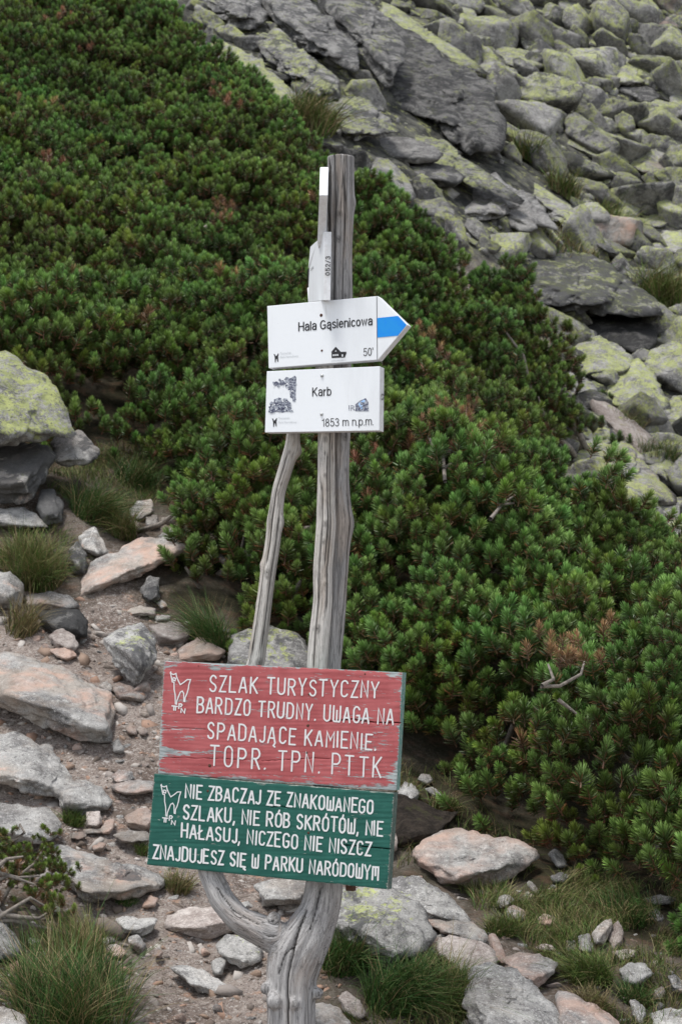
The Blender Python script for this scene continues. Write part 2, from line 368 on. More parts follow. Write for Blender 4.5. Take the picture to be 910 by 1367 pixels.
def poly_rock(name, label, cat, poly, t, col, sub=4, depth=None, seed=None, kind=None, mat=None, rough=.035, crack=0., p=38., top=.9, group=None, lean=.5, anchor=.06, Yoff=0.):
    poly = np.array(poly, float); seed = seed if seed is not None else int(poly.sum()) % 991
    rr = np.random.default_rng(seed)
    cu, cv = poly.mean(0); vmax = poly[:, 1].max(); hh = vmax-poly[:, 1].min()
    yb, yt = hit(cu, vmax-.06*hh)[1], hit(cu, max(poly[:, 1].min()+.06*hh, -60))[1]
    k = min(max((yt-yb)/(hh/ppm((yt+yb)/2)), 0), 1.9)*lean
    if depth is None: depth = yb+k*.5*hh/ppm(yb)+anchor*t-.03+Yoff
    s = ppm(depth); q = np.stack([(poly[:, 0]-cu)/s, (cv-poly[:, 1])/s], 1)
    area = sum(q[i][0]*q[(i+1) % len(q)][1]-q[(i+1) % len(q)][0]*q[i][1] for i in range(len(q)))
    if area < 0: q = q[::-1]
    pl = []
    for i in range(len(q)):
        a, b = q[i], q[(i+1) % len(q)]; e = b-a; L = np.hypot(*e)
        if L < 1e-6: continue
        n = np.array([e[1], -e[0]])/L; d = max(n@a, .004)*1.02
        al = rr.uniform(.35, .8) if n[1] > .3 else rr.uniform(.1, .45)
        if n[1] > .3: al = min(1.25, al*top*1.3)
        pl.append(((n[0]*math.cos(al), n[1]*math.cos(al), math.sin(al)), d*math.cos(al)))
        al = rr.uniform(.1, .5); pl.append(((n[0]*math.cos(al), n[1]*math.cos(al), -math.sin(al)), d*math.cos(al)))
    pl.append(((rr.uniform(-.25, .25), rr.uniform(-.05, .4), 1), t*.5)); pl.append(((rr.uniform(-.25, .25), -.2, -1), t*.55))
    pl.append(((rr.uniform(-.9, .9), rr.uniform(.1, .5), 1), t*.55)); pl.append(((rr.uniform(-.6, .6), -.5, 1), t*.58))
    ext = (np.ptp(q[:, 0])/2, np.ptp(q[:, 1])/2, t/2)
    V, Fc = shape(pl, ext, sub, p, seed % 97, rough, crack)
    c = P(cu, cv, depth); V = P(cu+V[:, 0]*s, cv-V[:, 1]*s, depth+k*V[:, 1]-V[:, 2])-c
    me = mesh_np(name, V, Fc, mat or ROCK); o = link(name, me, loc=c); o.color = col
    tag(o, label, None if kind else cat, group, kind); return o
# colour code: (lichen, dark, pink, tone)
FG = [
 ('lichen_boulder','large yellow-green lichen boulder resting on blocks at the left edge',[(-70,450),(0,467),(30,482),(60,505),(85,545),(100,578),(60,589),(0,600),(-70,604)],.9,(.95,.35,0,1.0),5),
 ('boulder','dark pink-grey block directly beneath the big yellow-green lichen boulder',[(-20,596),(65,590),(76,610),(60,642),(40,669),(18,673),(-20,664)],.5,(.35,.75,.4,1.0),5),
 ('boulder','wedge-shaped grey rock poking right from under the lichen boulder',[(66,588),(105,571),(124,588),(138,604),(118,621),(75,623)],.4,(.3,.45,.25,.95),4),
 ('rock','small black-and-white mottled rock standing below the wedge-shaped rock',[(55,655),(72,652),(85,672),(84,697),(60,701),(48,680)],.2,(.1,.8,0,1.1),4),
 ('rock','low rounded grey rock in the grass at the left edge above the tussock',[(-20,680),(30,675),(52,690),(68,704),(30,706),(-20,704)],.25,(.2,.2,.15,1.2),4),
 ('rock','pale cream angular stone just above the big tilted slab',[(105,715),(128,702),(138,722),(146,738),(130,744),(110,734)],.15,(.05,.1,.3,1.75),4),
 ('rock','dark grey rock wedged between grass tussock and big tilted slab',[(92,732),(104,722),(118,742),(116,768),(98,768),(90,750)],.2,(.15,.7,0,.95),4),
 ('stone_slab','big tilted pinkish-grey slab with a shadow gap, under the pine fringe',[(102,799),(112,768),(121,750),(135,742),(180,720),(249,715),(251,733),(210,761),(160,779),(118,798)],.3,(.05,.05,.75,1.45),5),
 ('boulder','rounded grey rock cut by the left edge beside the straw tuft',[(-25,762),(15,762),(31,778),(33,797),(28,815),(-25,813)],.25,(.05,.3,.35,1.3),4),
 ('rock','flat pink-grey ledge rock with a dark patch below the left tussock',[(33,793),(70,789),(98,797),(111,811),(60,817),(35,816)],.3,(.0,.45,.6,1.15),4),
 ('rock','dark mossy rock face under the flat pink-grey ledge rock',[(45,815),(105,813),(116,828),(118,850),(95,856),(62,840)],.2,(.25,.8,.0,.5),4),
 ('rock','blue-grey lichen-spotted block standing above the red board at the left',[(135,852),(165,836),(190,832),(204,850),(207,880),(192,906),(176,919),(158,890),(140,868)],.3,(.42,.5,0,1.35),5),
 ('rock','orange triangular stone lying just above the top left of the red board',[(230,874),(246,861),(265,849),(284,858),(302,869),(290,881),(250,886)],.15,(0,0,1.0,1.25),4),
 ('rock','flat lichened grey rock behind the orange triangular stone',[(198,834),(236,829),(258,842),(244,862),(210,862)],.2,(.4,.4,.1,.95),4),
 ('boulder','yellow-spotted lichen rock glimpsed between the two poles above the red board',[(308,843),(345,833),(395,846),(420,872),(415,900),(330,905),(303,888)],.35,(.62,.45,0,1.1),4),
 ('stone_slab','large pink-grey block with flat pale top left of the red board',[(-25,871),(25,872),(80,888),(148,926),(156,960),(151,995),(112,991),(50,966),(-25,938)],.5,(.0,.12,.55,1.3),5),
 ('stone_slab','second big slab below the pink-grey block, dark spots at its right end',[(-25,978),(30,981),(72,1000),(98,1033),(113,1053),(96,1071),(50,1062),(-25,1038)],.45,(.08,.2,.35,1.35),5),
 ('stone_slab','smooth pale slab tucked behind the right end of the second big slab',[(76,1044),(112,1038),(140,1050),(153,1068),(146,1082),(110,1086),(82,1078)],.3,(.05,.1,.3,1.4),4),
 ('rock','layered grey block with an undercut edge, above the bottom-left sprawling pine',[(-25,1068),(30,1075),(68,1080),(83,1096),(80,1118),(42,1132),(0,1118),(-25,1110)],.4,(.0,.2,.15,1.3),4),
 ('stone_slab','wide mottled grey and pink slab lying left of the green board foot',[(54,1134),(90,1126),(150,1145),(198,1158),(222,1174),(206,1189),(165,1202),(120,1201),(78,1178)],.4,(.0,.38,.5,1.3),5),
 ('boulder','dark grey boulder at the left edge under the bare twisting branches',[(-35,1198),(0,1208),(22,1244),(34,1270),(12,1284),(-35,1284)],.35,(.1,.35,0,1.0),4),
 ('rock','pale tan stone in the bottom left corner under the grass',[(-25,1346),(10,1344),(36,1356),(42,1384),(-25,1390)],.2,(.05,.05,.35,1.6),4),
 ('rock','dark stone at the bottom edge just right of the big grass tussock',[(128,1346),(146,1331),(166,1350),(182,1384),(120,1388)],.2,(.0,.6,.1,.95),4),
 ('rock','pale angular wedge stone in the path left of the curved branch',[(154,1227),(164,1223),(210,1226),(206,1240),(190,1251),(166,1244)],.14,(0,.05,.15,1.75),4),
 ('stone_slab','flat pale grey stone in the path under the curved branch',[(221,1222),(250,1212),(282,1207),(318,1226),(322,1242),(266,1251),(222,1241)],.3,(0,.05,.1,1.7),4),
 ('rock','small orange stone below the right tip of the mottled slab',[(189,1211),(199,1194),(212,1199),(207,1212)],.07,(0,0,1.,1.15),3),
 ('rock','tan stone just below the pale angular wedge stone',[(170,1251),(184,1246),(197,1262),(188,1274),(173,1263)],.08,(0,0,.7,1.6),3),
 ('rock','tan flat stone left of the path, lower left of the pale wedge stone',[(142,1263),(155,1259),(171,1271),(160,1280),(147,1277)],.08,(0,0,.7,1.6),3),
 ('rock','tiny reddish stone right of the tan stones on the path',[(205,1272),(212,1267),(219,1271),(215,1279),(207,1279)],.05,(0,0,1.,.9),3),
 ('rock','squarish pale block standing beside the small green tuft',[(115,1084),(134,1082),(137,1100),(129,1107),(115,1104)],.1,(0,.05,.1,1.6),4),
 ('rock','rounded pale tan stone topping the flat tan steps',[(148,1036),(158,1027),(176,1029),(181,1039),(172,1045),(154,1045)],.12,(0,0,.5,1.4),4),
 ('stone_slab','long tan step stone left of the top of the green board',[(146,1048),(170,1041),(206,1042),(206,1057),(180,1063),(156,1059)],.14,(.1,.1,.6,1.15),4),
 ('rock','pink and grey block left of the green board chamois emblem',[(166,1092),(178,1081),(202,1078),(206,1100),(196,1111),(172,1104)],.16,(0,.2,.9,1.1),4),
 ('rock','low brown-grey stone under the pink and grey block',[(149,1114),(172,1108),(199,1110),(200,1124),(160,1126)],.14,(0,.3,.4,.95),4),
 ('rock','tan leaning stone in the step above the mottled slab',[(134,1107),(142,1095),(153,1092),(154,1103),(146,1114),(137,1114)],.07,(0,0,.8,1.2),4),
 ('rock','thin flat stone under the squarish pale block',[(110,1107),(138,1106),(140,1112),(114,1114)],.1,(0,0,.6,1.0),3),
 ('rock','brown flat stone left of the thin step stones',[(94,1112),(112,1110),(118,1117),(104,1122),(94,1119)],.08,(0,.1,.6,.8),3),
 ('rock','tan stone at the upper left edge of the mottled slab',[(123,1130),(132,1123),(143,1126),(138,1136),(126,1138)],.07,(0,.0,.6,1.0),3),
 ('stone_slab','long reddish stone right below the blue-grey lichen-spotted block',[(148,918),(160,911),(182,919),(198,930),(188,938),(160,934)],.12,(0,.15,.8,1.0),4),
 ('rock','cream flat stone left of the long reddish stone',[(132,915),(142,909),(151,916),(149,925),(137,924)],.08,(0,0,.5,1.5),3),
 ('rock','grey stone leaning on the lower right of the pink-grey block',[(150,992),(158,985),(167,1000),(162,1007),(151,1004)],.08,(0,.3,.2,1.0),3),
 ('rock','reddish stone on the gravel midway between block and red board',[(167,972),(174,963),(184,972),(183,983),(172,981)],.07,(0,.0,.9,1.0),3),
 ('rock','small brown-red stone beside the left edge of the red board',[(185,975),(192,970),(199,976),(194,983),(187,982)],.05,(0,.0,.9,.9),3),
 ('rock','flat tan stone under the shadow gap of the big tilted slab',[(168,815),(188,807),(208,813),(207,822),(176,823)],.12,(0,.1,.5,1.3),4),
 ('rock','small pale stone right of the flat tan stone by the slab',[(208,805),(216,800),(225,809),(217,814)],.07,(0,.1,.4,1.3),3),
 ('rock','thin grey stone between the slab and the lichened flat rock',[(205,824),(215,820),(229,822),(226,831),(208,831)],.08,(.1,.2,.2,1.2),3),
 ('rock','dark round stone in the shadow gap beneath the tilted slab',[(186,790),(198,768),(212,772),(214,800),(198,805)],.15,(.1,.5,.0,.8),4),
 ('rock','orange flat stone above the pink-grey block',[(66,868),(78,864),(92,862),(104,876),(90,883),(74,876)],.08,(0,0,1.,1.25),4),
 ('rock','speckled grey stone above the orange flat stone',[(64,848),(82,838),(100,848),(106,862),(96,872),(74,864)],.14,(.05,.2,.1,1.25),4),
 ('rock','pale pink block half under pine sprays above the big tilted slab',[(173,680),(184,669),(203,666),(207,684),(188,696),(176,692)],.15,(0,.1,.5,1.35),4),
 ('rock','square grey block right below the pale pink block',[(194,690),(211,686),(214,704),(195,708)],.12,(0,.2,.3,1.1),4),
 ('rock','small pink stone left of the square grey block',[(170,696),(183,694),(188,706),(173,708)],.1,(0,.1,.6,1.1),3),
 ('rock','brown peaked stone behind the right top of the tilted slab',[(210,716),(228,705),(243,714),(240,721),(216,722)],.1,(.1,.1,.5,1.1),3),
 ('boulder','pale weathered rock behind the fork of the signpost trunk',[(338,1182),(362,1170),(400,1170),(418,1188),(408,1210),(350,1210)],.3,(.1,.15,.3,1.5),4),
 ('rock','pale green-spotted rock sunk in the path left of the trunk',[(285,1262),(300,1249),(330,1246),(350,1262),(352,1286),(322,1293),(296,1280)],.25,(.40,.1,.0,1.55),4),
 ('rock','blue-grey stone chip beside the green-spotted sunken rock',[(281,1284),(292,1277),(303,1280),(297,1301),(284,1303)],.08,(.0,.1,.0,1.4),3),
 ('stone_slab','whitish flat slab worn into the path at the bottom left of the trunk',[(226,1291),(244,1286),(285,1304),(309,1320),(296,1331),(252,1318)],.3,(0,.0,.15,1.8),4),
 # right side
 ('boulder','big pink overhanging rock under the dark soil bank right of the green board',[(548,1140),(566,1118),(600,1108),(650,1112),(692,1116),(708,1128),(716,1145),(700,1159),(665,1178),(635,1185),(590,1182),(565,1166)],.5,(.0,.12,.85,1.35),5),
 ('rock','pale grey rock on the bank beside the right edge of the red board',[(530,1052),(540,1043),(554,1048),(560,1059),(552,1073),(532,1072)],.15,(.1,.3,.0,1.5),4),
 ('rock','small rounded tan stone on top of the soil bank',[(556,1041),(562,1033),(573,1033),(578,1042),(570,1049)],.08,(.1,.1,.4,1.2),3),
 ('rock','thin pinkish stone on the crest of the soil bank',[(566,1052),(578,1050),(597,1066),(592,1071),(574,1062)],.08,(.0,.2,.5,1.2),3),
 ('boulder','large rounded boulder with yellow lichen patch right of the trunk',[(432,1206),(446,1192),(480,1182),(520,1186),(552,1206),(578,1236),(585,1250),(562,1275),(516,1297),(492,1288),(466,1262),(438,1244)],.45,(.55,.45,.0,1.3),5),
 ('boulder','grey boulder with a yellow streak behind the large lichened boulder',[(518,1176),(545,1169),(566,1175),(600,1196),(628,1232),(600,1236),(540,1222),(514,1196)],.4,(.4,.15,.0,1.5),5),
 ('stone_slab','flat brown-edged slab on top of the layered grey rock',[(561,1224),(590,1221),(625,1230),(648,1243),(653,1252),(648,1260),(616,1258),(580,1242)],.25,(.0,.2,.5,1.25),4),
 ('rock','layered white-grey rock beneath the flat brown-edged slab',[(580,1252),(600,1248),(650,1258),(666,1280),(650,1306),(612,1306),(584,1276)],.35,(.05,.2,.1,1.55),4),
 ('rock','bright orange wedge stone at the right end of the flat slab',[(650,1247),(660,1246),(670,1262),(675,1276),(672,1290),(660,1280)],.1,(0,0,1.,1.2),4),
 ('boulder','long pale boulder running into the bottom edge right of centre',[(626,1300),(648,1284),(672,1290),(706,1312),(746,1346),(760,1390),(630,1392),(615,1340)],.55,(.05,.25,.15,1.5),5),
 ('stone_slab','pink slab with a shaded right face behind the long pale boulder',[(668,1280),(690,1272),(722,1273),(747,1285),(738,1302),(714,1320),(690,1308)],.25,(.0,.1,.8,1.4),4),
 ('stone_slab','pink flat-topped rock cut by the bottom edge',[(742,1326),(752,1322),(775,1330),(804,1346),(828,1363),(832,1390),(748,1392)],.3,(.0,.15,.8,1.4),4),
 ('rock','square grey block, leftmost of the upright stones in the grass',[(771,1250),(786,1245),(792,1268),(788,1273),(773,1270)],.09,(0,.1,.2,1.3),4),
 ('rock','pale pointed stone, middle of the upright stones in the grass',[(788,1247),(804,1229),(816,1225),(817,1238),(806,1260),(792,1262)],.1,(0,.05,.4,1.6),4),
 ('rock','tall grey stone, rightmost of the upright stones in the grass',[(810,1254),(817,1234),(824,1228),(832,1240),(831,1260),(818,1270)],.1,(0,.15,.1,1.25),4),
 ('rock','flat pale stone just below the tall grey upright stone',[(815,1270),(838,1266),(847,1268),(849,1277),(828,1284)],.1,(0,.1,.4,1.4),4),
 ('rock','green-grey rounded rock near the right edge below the flat pale stone',[(826,1294),(840,1285),(860,1286),(873,1300),(846,1321),(832,1314)],.15,(.05,.2,.0,1.3),4),
 ('stone_slab','white-topped rock in the bottom right corner',[(866,1354),(890,1346),(930,1344),(935,1385),(875,1388)],.2,(0,.05,.25,1.6),4),
 ('rock','upright pale stone left of the bottom right corner rock',[(838,1334),(848,1335),(861,1346),(858,1370),(848,1366)],.1,(0,.1,.25,1.5),4),
 ('rock','pale stone at the right edge above the corner rock',[(890,1302),(900,1300),(914,1312),(914,1330),(898,1324)],.12,(0,.1,.35,1.4),4),
 ('rock','grey stone in the grass between corner rock and green-grey rock',[(872,1322),(884,1315),(888,1326),(880,1338),(870,1336)],.08,(0,.2,.1,1.1),3),
 ('rock','leaning oblong stone below the right end of the pink overhang',[(702,1179),(707,1174),(719,1188),(719,1195),(711,1195)],.06,(0,.1,.4,1.2),3),
 ('rock','pale angular stone under the pink overhanging rock',[(663,1204),(667,1195),(680,1195),(688,1202),(676,1212),(665,1213)],.08,(0,.1,.2,1.3),3),
 ('rock','pinkish rough stone below the pale angular stone',[(675,1216),(682,1208),(698,1213),(703,1224),(694,1233),(680,1232)],.1,(0,.15,.5,1.1),3),
 ('rock','rounded stone behind the leaning oblong stone',[(697,1194),(704,1189),(714,1196),(713,1207),(702,1207)],.07,(0,.2,.4,1.0),3),
 ('rock','five-sided pinkish stone alone in the middle of the grass patch',[(717,1226),(726,1220),(737,1222),(743,1229),(731,1240),(719,1239)],.08,(0,.1,.5,1.35),3),
 ('rock','flat white stone right above the pink slab',[(713,1265),(722,1260),(736,1261),(742,1268),(727,1272)],.07,(0,.0,.1,1.8),3),
 ('rock','flat grey stone at the top of the grass patch',[(759,1206),(765,1202),(781,1202),(787,1209),(773,1214),(762,1213)],.08,(0,.1,.3,1.2),3),
 ('rock','long thin stone lying under the pink overhang',[(636,1190),(640,1187),(672,1188),(674,1193),(642,1195)],.08,(0,.2,.4,1.1),3),
 ('rock','grey-brown stone left of the square upright block',[(752,1260),(760,1254),(769,1257),(770,1272),(756,1272)],.08,(0,.25,.2,.95),3),
 ('rock','dark oval stone right of the pink overhang under the pine',[(730,1140),(740,1130),(752,1142),(758,1156),(744,1160)],.1,(.1,.3,.0,1.0),3),
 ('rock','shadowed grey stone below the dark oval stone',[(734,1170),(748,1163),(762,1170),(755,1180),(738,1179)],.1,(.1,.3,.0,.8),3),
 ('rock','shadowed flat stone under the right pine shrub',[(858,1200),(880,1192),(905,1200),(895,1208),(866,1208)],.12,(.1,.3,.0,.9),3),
 ('rock','white stone peeking out right beside the green board',[(516,1112),(523,1106),(530,1116),(531,1134),(522,1141),(514,1136)],.08,(0,.0,.1,1.6),3),
 ('rock','pale tan rock at the foot of the trunk on its right',[(414,1346),(430,1336),(452,1345),(470,1366),(470,1388),(412,1390)],.15,(.0,.05,.5,1.7),4),
 ('rock','grey stone half in the grass right of the tan rock at the trunk foot',[(450,1330),(462,1322),(480,1336),(492,1356),(474,1362),(458,1350)],.12,(.0,.1,.1,1.2),4),
]
FGD = {'large yellow-green lichen boulder'[:24]: 8.45, 'dark pink-grey block directly'[:24]: 8.35, 'wedge-shaped grey rock poking'[:24]: 8.5}
for name, label, poly, t, col, sub in FG:
    poly_rock(name, label, 'boulder' if name in ('boulder', 'lichen_boulder') else 'rock', poly, t, (col[0], min(1, col[1]+.14), col[2], col[3]), sub, crack=.035 if sub == 5 else .02, lean=.75 if name == 'stone_slab' else .5, anchor=-.06, depth=FGD.get(label[:24]), rough=.075)
sb = poly_rock('soil_bank', None, None, [(520,1075),(545,1040),(575,1046),(610,1072),(650,1096),(690,1108),(694,1122),(640,1126),(560,1140),(535,1175),(520,1160)], .6, (0, 0, 0, 1), 5, kind='structure', mat=SOIL, rough=.09, Yoff=.12)

BGR = [  # bedrock and landmark boulders of the scree (far)
 ('bedrock_ledge','huge black-stained bedrock face left of the scree boulders, above the ledge stone',[(492,18),(520,22),(575,55),(640,105),(672,150),(684,185),(664,208),(620,205),(555,175),(505,125)],1.6,(.35,.72,0,.72),5),
 ('bedrock_ledge','lichen-mottled bedrock slope directly under the black-stained face',[(505,125),(560,165),(625,198),(690,215),(735,262),(700,275),(620,250),(545,215),(510,170)],1.4,(.72,.6,0,.95),5),
 ('ledge_stone','long rounded dark grey stone overhanging a dark gap right of the post top',[(474,189),(500,182),(545,184),(582,194),(594,206),(584,218),(530,218),(488,206)],.8,(.12,.5,0,.9),4),
 ('boulder','dark block tucked under the long rounded overhanging stone',[(528,216),(560,214),(604,222),(624,236),(606,251),(562,247),(535,234)],.6,(.35,.8,0,.75),4),
 ('boulder','grey angular boulder touching the pines right of the post',[(488,262),(492,226),(503,207),(520,214),(545,240),(556,268),(520,285)],.7,(.45,.55,0,1.),4),
 ('bedrock_ledge','broad grey slab with a black shadow line under it, above the dark pine shrub',[(588,266),(618,242),(664,232),(712,258),(742,298),(744,308),(680,306),(600,300)],1.2,(.30,.35,0,1.1),5),
 ('boulder','small lichened blocks under the left end of the broad grey slab',[(556,262),(590,262),(608,282),(604,300),(570,296),(552,280)],.6,(.5,.6,0,.95),4),
 ('bedrock_ledge','massive lichen-spotted slab with a long crack, right of the dark pine shrub',[(640,338),(690,325),(760,326),(812,340),(850,378),(886,402),(884,424),(780,424),(715,416),(655,376)],1.5,(.62,.85,0,.9),5),
 ('boulder','black shaded block under the massive cracked slab',[(778,423),(884,422),(878,456),(864,484),(832,478),(800,460),(780,446)],1.0,(.25,.8,0,.4),4),  # under-face of the slab; low tone paints its shade into the rock colour
 ('boulder','lichened dome boulder with a grey undercut next to the dark pine shrub',[(758,494),(768,464),(784,450),(804,450),(832,464),(848,484),(838,502),(812,508),(776,506)],.8,(.8,.25,0,1.25),5),
 ('boulder','big bright yellow-green slab boulder below the black shaded block',[(796,524),(822,496),(852,477),(868,490),(884,520),(892,542),(864,560),(824,552)],.9,(.95,.2,0,1.3),5),
 ('boulder','grey tilted slab left of the bright yellow-green slab boulder',[(744,492),(762,486),(792,512),(804,540),(770,540),(748,520)],.7,(.35,.4,0,1.1),4),
 ('boulder','long grey slab descending under the bright yellow-green slab boulder',[(790,522),(816,540),(850,562),(884,598),(880,616),(842,606),(806,572),(786,548)],.8,(.35,.3,.1,1.2),4),
 ('boulder','small round yellow lichen boulder above the long lower slab',[(786,584),(798,570),(814,572),(818,596),(802,598)],.4,(.95,.1,0,1.25),4),
 ('boulder','dark hollow-faced boulder right of the small round yellow boulder',[(806,570),(824,566),(834,582),(852,600),(862,618),(844,620),(820,600)],.5,(.3,.75,0,.95),4),
 ('bedrock_ledge','long lichen-patched slab beside the right tip of the front pine shrub',[(744,600),(758,582),(800,586),(846,606),(872,630),(900,655),(905,672),(860,676),(812,652),(770,634)],1.0,(.65,.3,.25,1.25),5),
 ('boulder','domed lichen boulder near the right edge above the lowest slabs',[(860,624),(868,606),(886,602),(902,618),(912,644),(890,652),(870,642)],.5,(.75,.45,0,1.2),4),
 ('stone_slab','flat grey slab at the right edge just above the front pine shrub',[(852,672),(880,664),(930,664),(935,690),(886,702),(858,690)],.7,(.5,.3,0,1.3),4),
 ('stone_slab','lowest flat slab at the right edge touching the front pine shrub',[(864,702),(900,694),(935,694),(935,716),(884,720)],.6,(.45,.3,0,1.3),4),
 ('bedrock_ledge','grey outcrop at the top edge beside the upper tip of the pine slope',[(240,-20),(330,-20),(352,18),(346,32),(310,36),(276,22)],1.2,(.35,.7,0,1.0),5),
 ('bedrock_ledge','long diagonal bedrock slab at the top edge left of the black-stained face',[(330,-20),(395,-20),(440,20),(482,72),(476,98),(430,78),(372,40)],1.2,(.35,.7,0,.95),5),
 ('bedrock_ledge','pale lichened slab running diagonally down beside the pine slope',[(276,66),(290,54),(318,62),(360,96),(402,130),(404,148),(372,136),(318,104),(284,84)],1.0,(.72,.35,0,1.2),5),
 ('bedrock_ledge','blocky grey and yellow bedrock between the two diagonal slabs',[(340,40),(372,38),(420,72),(452,104),(450,134),(414,126),(372,92),(340,62)],1.1,(.6,.65,0,1.05),5),
 ('bedrock_ledge','dark bedrock slab at the top edge just left of the black-stained face',[(398,-20),(470,-20),(515,20),(540,75),(520,120),(480,95),(440,30)],1.2,(.4,.7,0,.85),5),
 ('boulder','smooth pale boulder below the blocky bedrock above the grass tuft',[(402,118),(412,106),(430,106),(454,124),(436,132),(410,132)],.5,(.35,.1,0,1.25),4),
 ('boulder','dark-fronted wedge boulder at the pine edge left of the post top',[(388,172),(404,170),(422,162),(444,186),(452,198),(424,198),(402,186)],.5,(.2,.4,0,1.0),4),
 ('bedrock_ledge','speckled bedrock between the grass tuft and the post top',[(430,136),(466,128),(510,150),(545,182),(500,184),(460,192),(440,168)],1.0,(.6,.65,0,1.),5),
 ('bedrock_ledge','lichen-yellow bedrock rim above the black-stained face',[(505,-10),(530,8),(580,42),(640,80),(655,100),(600,85),(545,52),(508,22)],1.0,(.9,.4,0,1.1),5),
 ('bedrock_ledge','striated pale bedrock ramp between slab and scree, with grass beside it',[(690,205),(712,214),(755,262),(790,296),(822,318),(836,340),(800,336),(740,296),(704,256)],1.0,(.6,.3,0,1.2),5),
 ('boulder','cube-shaped lichen block with a dark lower face in the upper scree',[(805,88),(812,76),(824,67),(850,84),(872,101),(866,113),(820,116)],.8,(.85,.3,0,1.2),5),
 ('boulder','dark triangular block directly under the cube-shaped lichen block',[(818,116),(866,113),(882,128),(866,144),(842,134)],.7,(.3,.75,0,.65),4),
 ('boulder','broad lichened boulder at the top edge above the cube-shaped block',[(786,12),(798,-6),(838,-8),(850,12),(844,26),(818,32),(796,24)],.9,(.7,.5,0,1.0),5),
 ('stone_slab','leaning slab at the top edge left of the broad lichened boulder',[(738,-10),(756,-8),(776,10),(796,32),(770,28),(742,14)],.6,(.6,.5,0,.95),4),
 ('stone_slab','leaning slab at the top edge right of the broad lichened boulder',[(844,-10),(862,-10),(880,12),(886,28),(876,36),(858,18)],.6,(.8,.4,0,1.05),4),
 ('boulder','wide low boulder with a shadowed front left of the upper scree centre',[(640,72),(670,60),(700,66),(724,76),(728,90),(700,94),(662,86)],.8,(.7,.45,0,1.0),4),
 ('boulder','rounded yellow-topped boulder above the wide low boulder',[(596,22),(616,8),(634,14),(640,32),(624,40),(604,36)],.7,(.85,.3,0,1.05),4),
 ('boulder','split grey boulder under the wide low boulder',[(640,86),(656,74),(684,92),(690,112),(664,118),(636,106)],.7,(.6,.5,0,1.05),4),
 ('stone_slab','sharp-edged slab jutting over a black gap in the middle of the scree',[(728,186),(738,172),(752,164),(790,192),(836,222),(838,232),(806,218),(762,202)],.7,(.6,.35,0,1.05),5),
 ('stone_slab','long lichen slab lying right of the sharp-edged jutting slab',[(786,190),(806,186),(832,204),(842,224),(826,226),(800,210)],.6,(.9,.3,0,1.2),4),
 ('boulder','big rounded boulder with reddish patch right of the jutting slab',[(836,206),(854,194),(880,196),(892,212),(884,232),(856,236),(838,224)],.8,(.65,.5,.45,1.05),5),
 ('boulder','yellowish round boulder under the jutting slab',[(786,214),(796,208),(806,216),(808,230),(796,234),(786,226)],.5,(.9,.2,0,1.2),4),
 ('boulder','smooth greenish boulder right of the two grass tufts',[(788,250),(800,230),(816,226),(832,240),(820,250),(796,258)],.6,(.85,.2,0,1.25),4),
 ('boulder','large domed boulder right of the lower grass tufts',[(806,262),(820,248),(842,256),(856,276),(850,294),(826,296),(808,282)],.7,(.75,.35,0,1.2),5),
 ('boulder','pale smooth boulder leaning above the green grass patch at the right',[(874,318),(886,306),(912,306),(925,330),(905,345),(880,340)],.7,(.55,.3,0,1.3),4),
 ('boulder','egg-shaped striped boulder left of the pale smooth leaning boulder',[(850,344),(862,326),(880,322),(890,334),(878,350),(858,356)],.5,(.4,.4,0,1.1),4),
 ('boulder','flat-topped boulder with dark underside in the right scree',[(846,300),(862,288),(888,284),(898,296),(880,306),(854,308)],.6,(.7,.4,0,1.1),4),
 ('boulder','tall grey boulder cut by the right edge beside the cube-shaped block',[(892,130),(898,124),(925,126),(925,165),(896,160)],.7,(.5,.4,0,1.1),4),
 ('boulder','reddish-faced block near the top right corner',[(878,28),(892,22),(905,30),(902,52),(884,56),(876,44)],.6,(.3,.6,.7,.8),4),
 ('boulder','white-flecked round rock under the massive cracked slab at the right',[(868,474),(880,464),(902,464),(908,478),(890,488),(872,486)],.4,(.6,.3,0,1.3),4),
 ('boulder','lichened upright boulder at the right edge below the black shaded block',[(884,546),(898,528),(925,526),(925,575),(900,572)],.6,(.85,.3,0,1.2),4),
 ('boulder','small lichen-capped block between pine shrub and dome boulder',[(754,444),(764,428),(780,430),(786,444),(776,450),(760,450)],.4,(.7,.4,0,1.2),4),
]
KEYB = []
for name, label, poly, t, col, sub in BGR:
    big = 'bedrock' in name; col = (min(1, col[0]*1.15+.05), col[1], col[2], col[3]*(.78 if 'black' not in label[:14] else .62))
    o = poly_rock(name, label, 'bedrock ledge' if big else 'boulder', poly, t, col, sub, crack=.07 if big else .03, rough=.12 if big else .06, p=34 if big else 42, lean=.95 if big else .75, anchor=-.14 if big else .02)
    c = np.array(poly, float).mean(0); KEYB.append((c[0], c[1], poly, t))
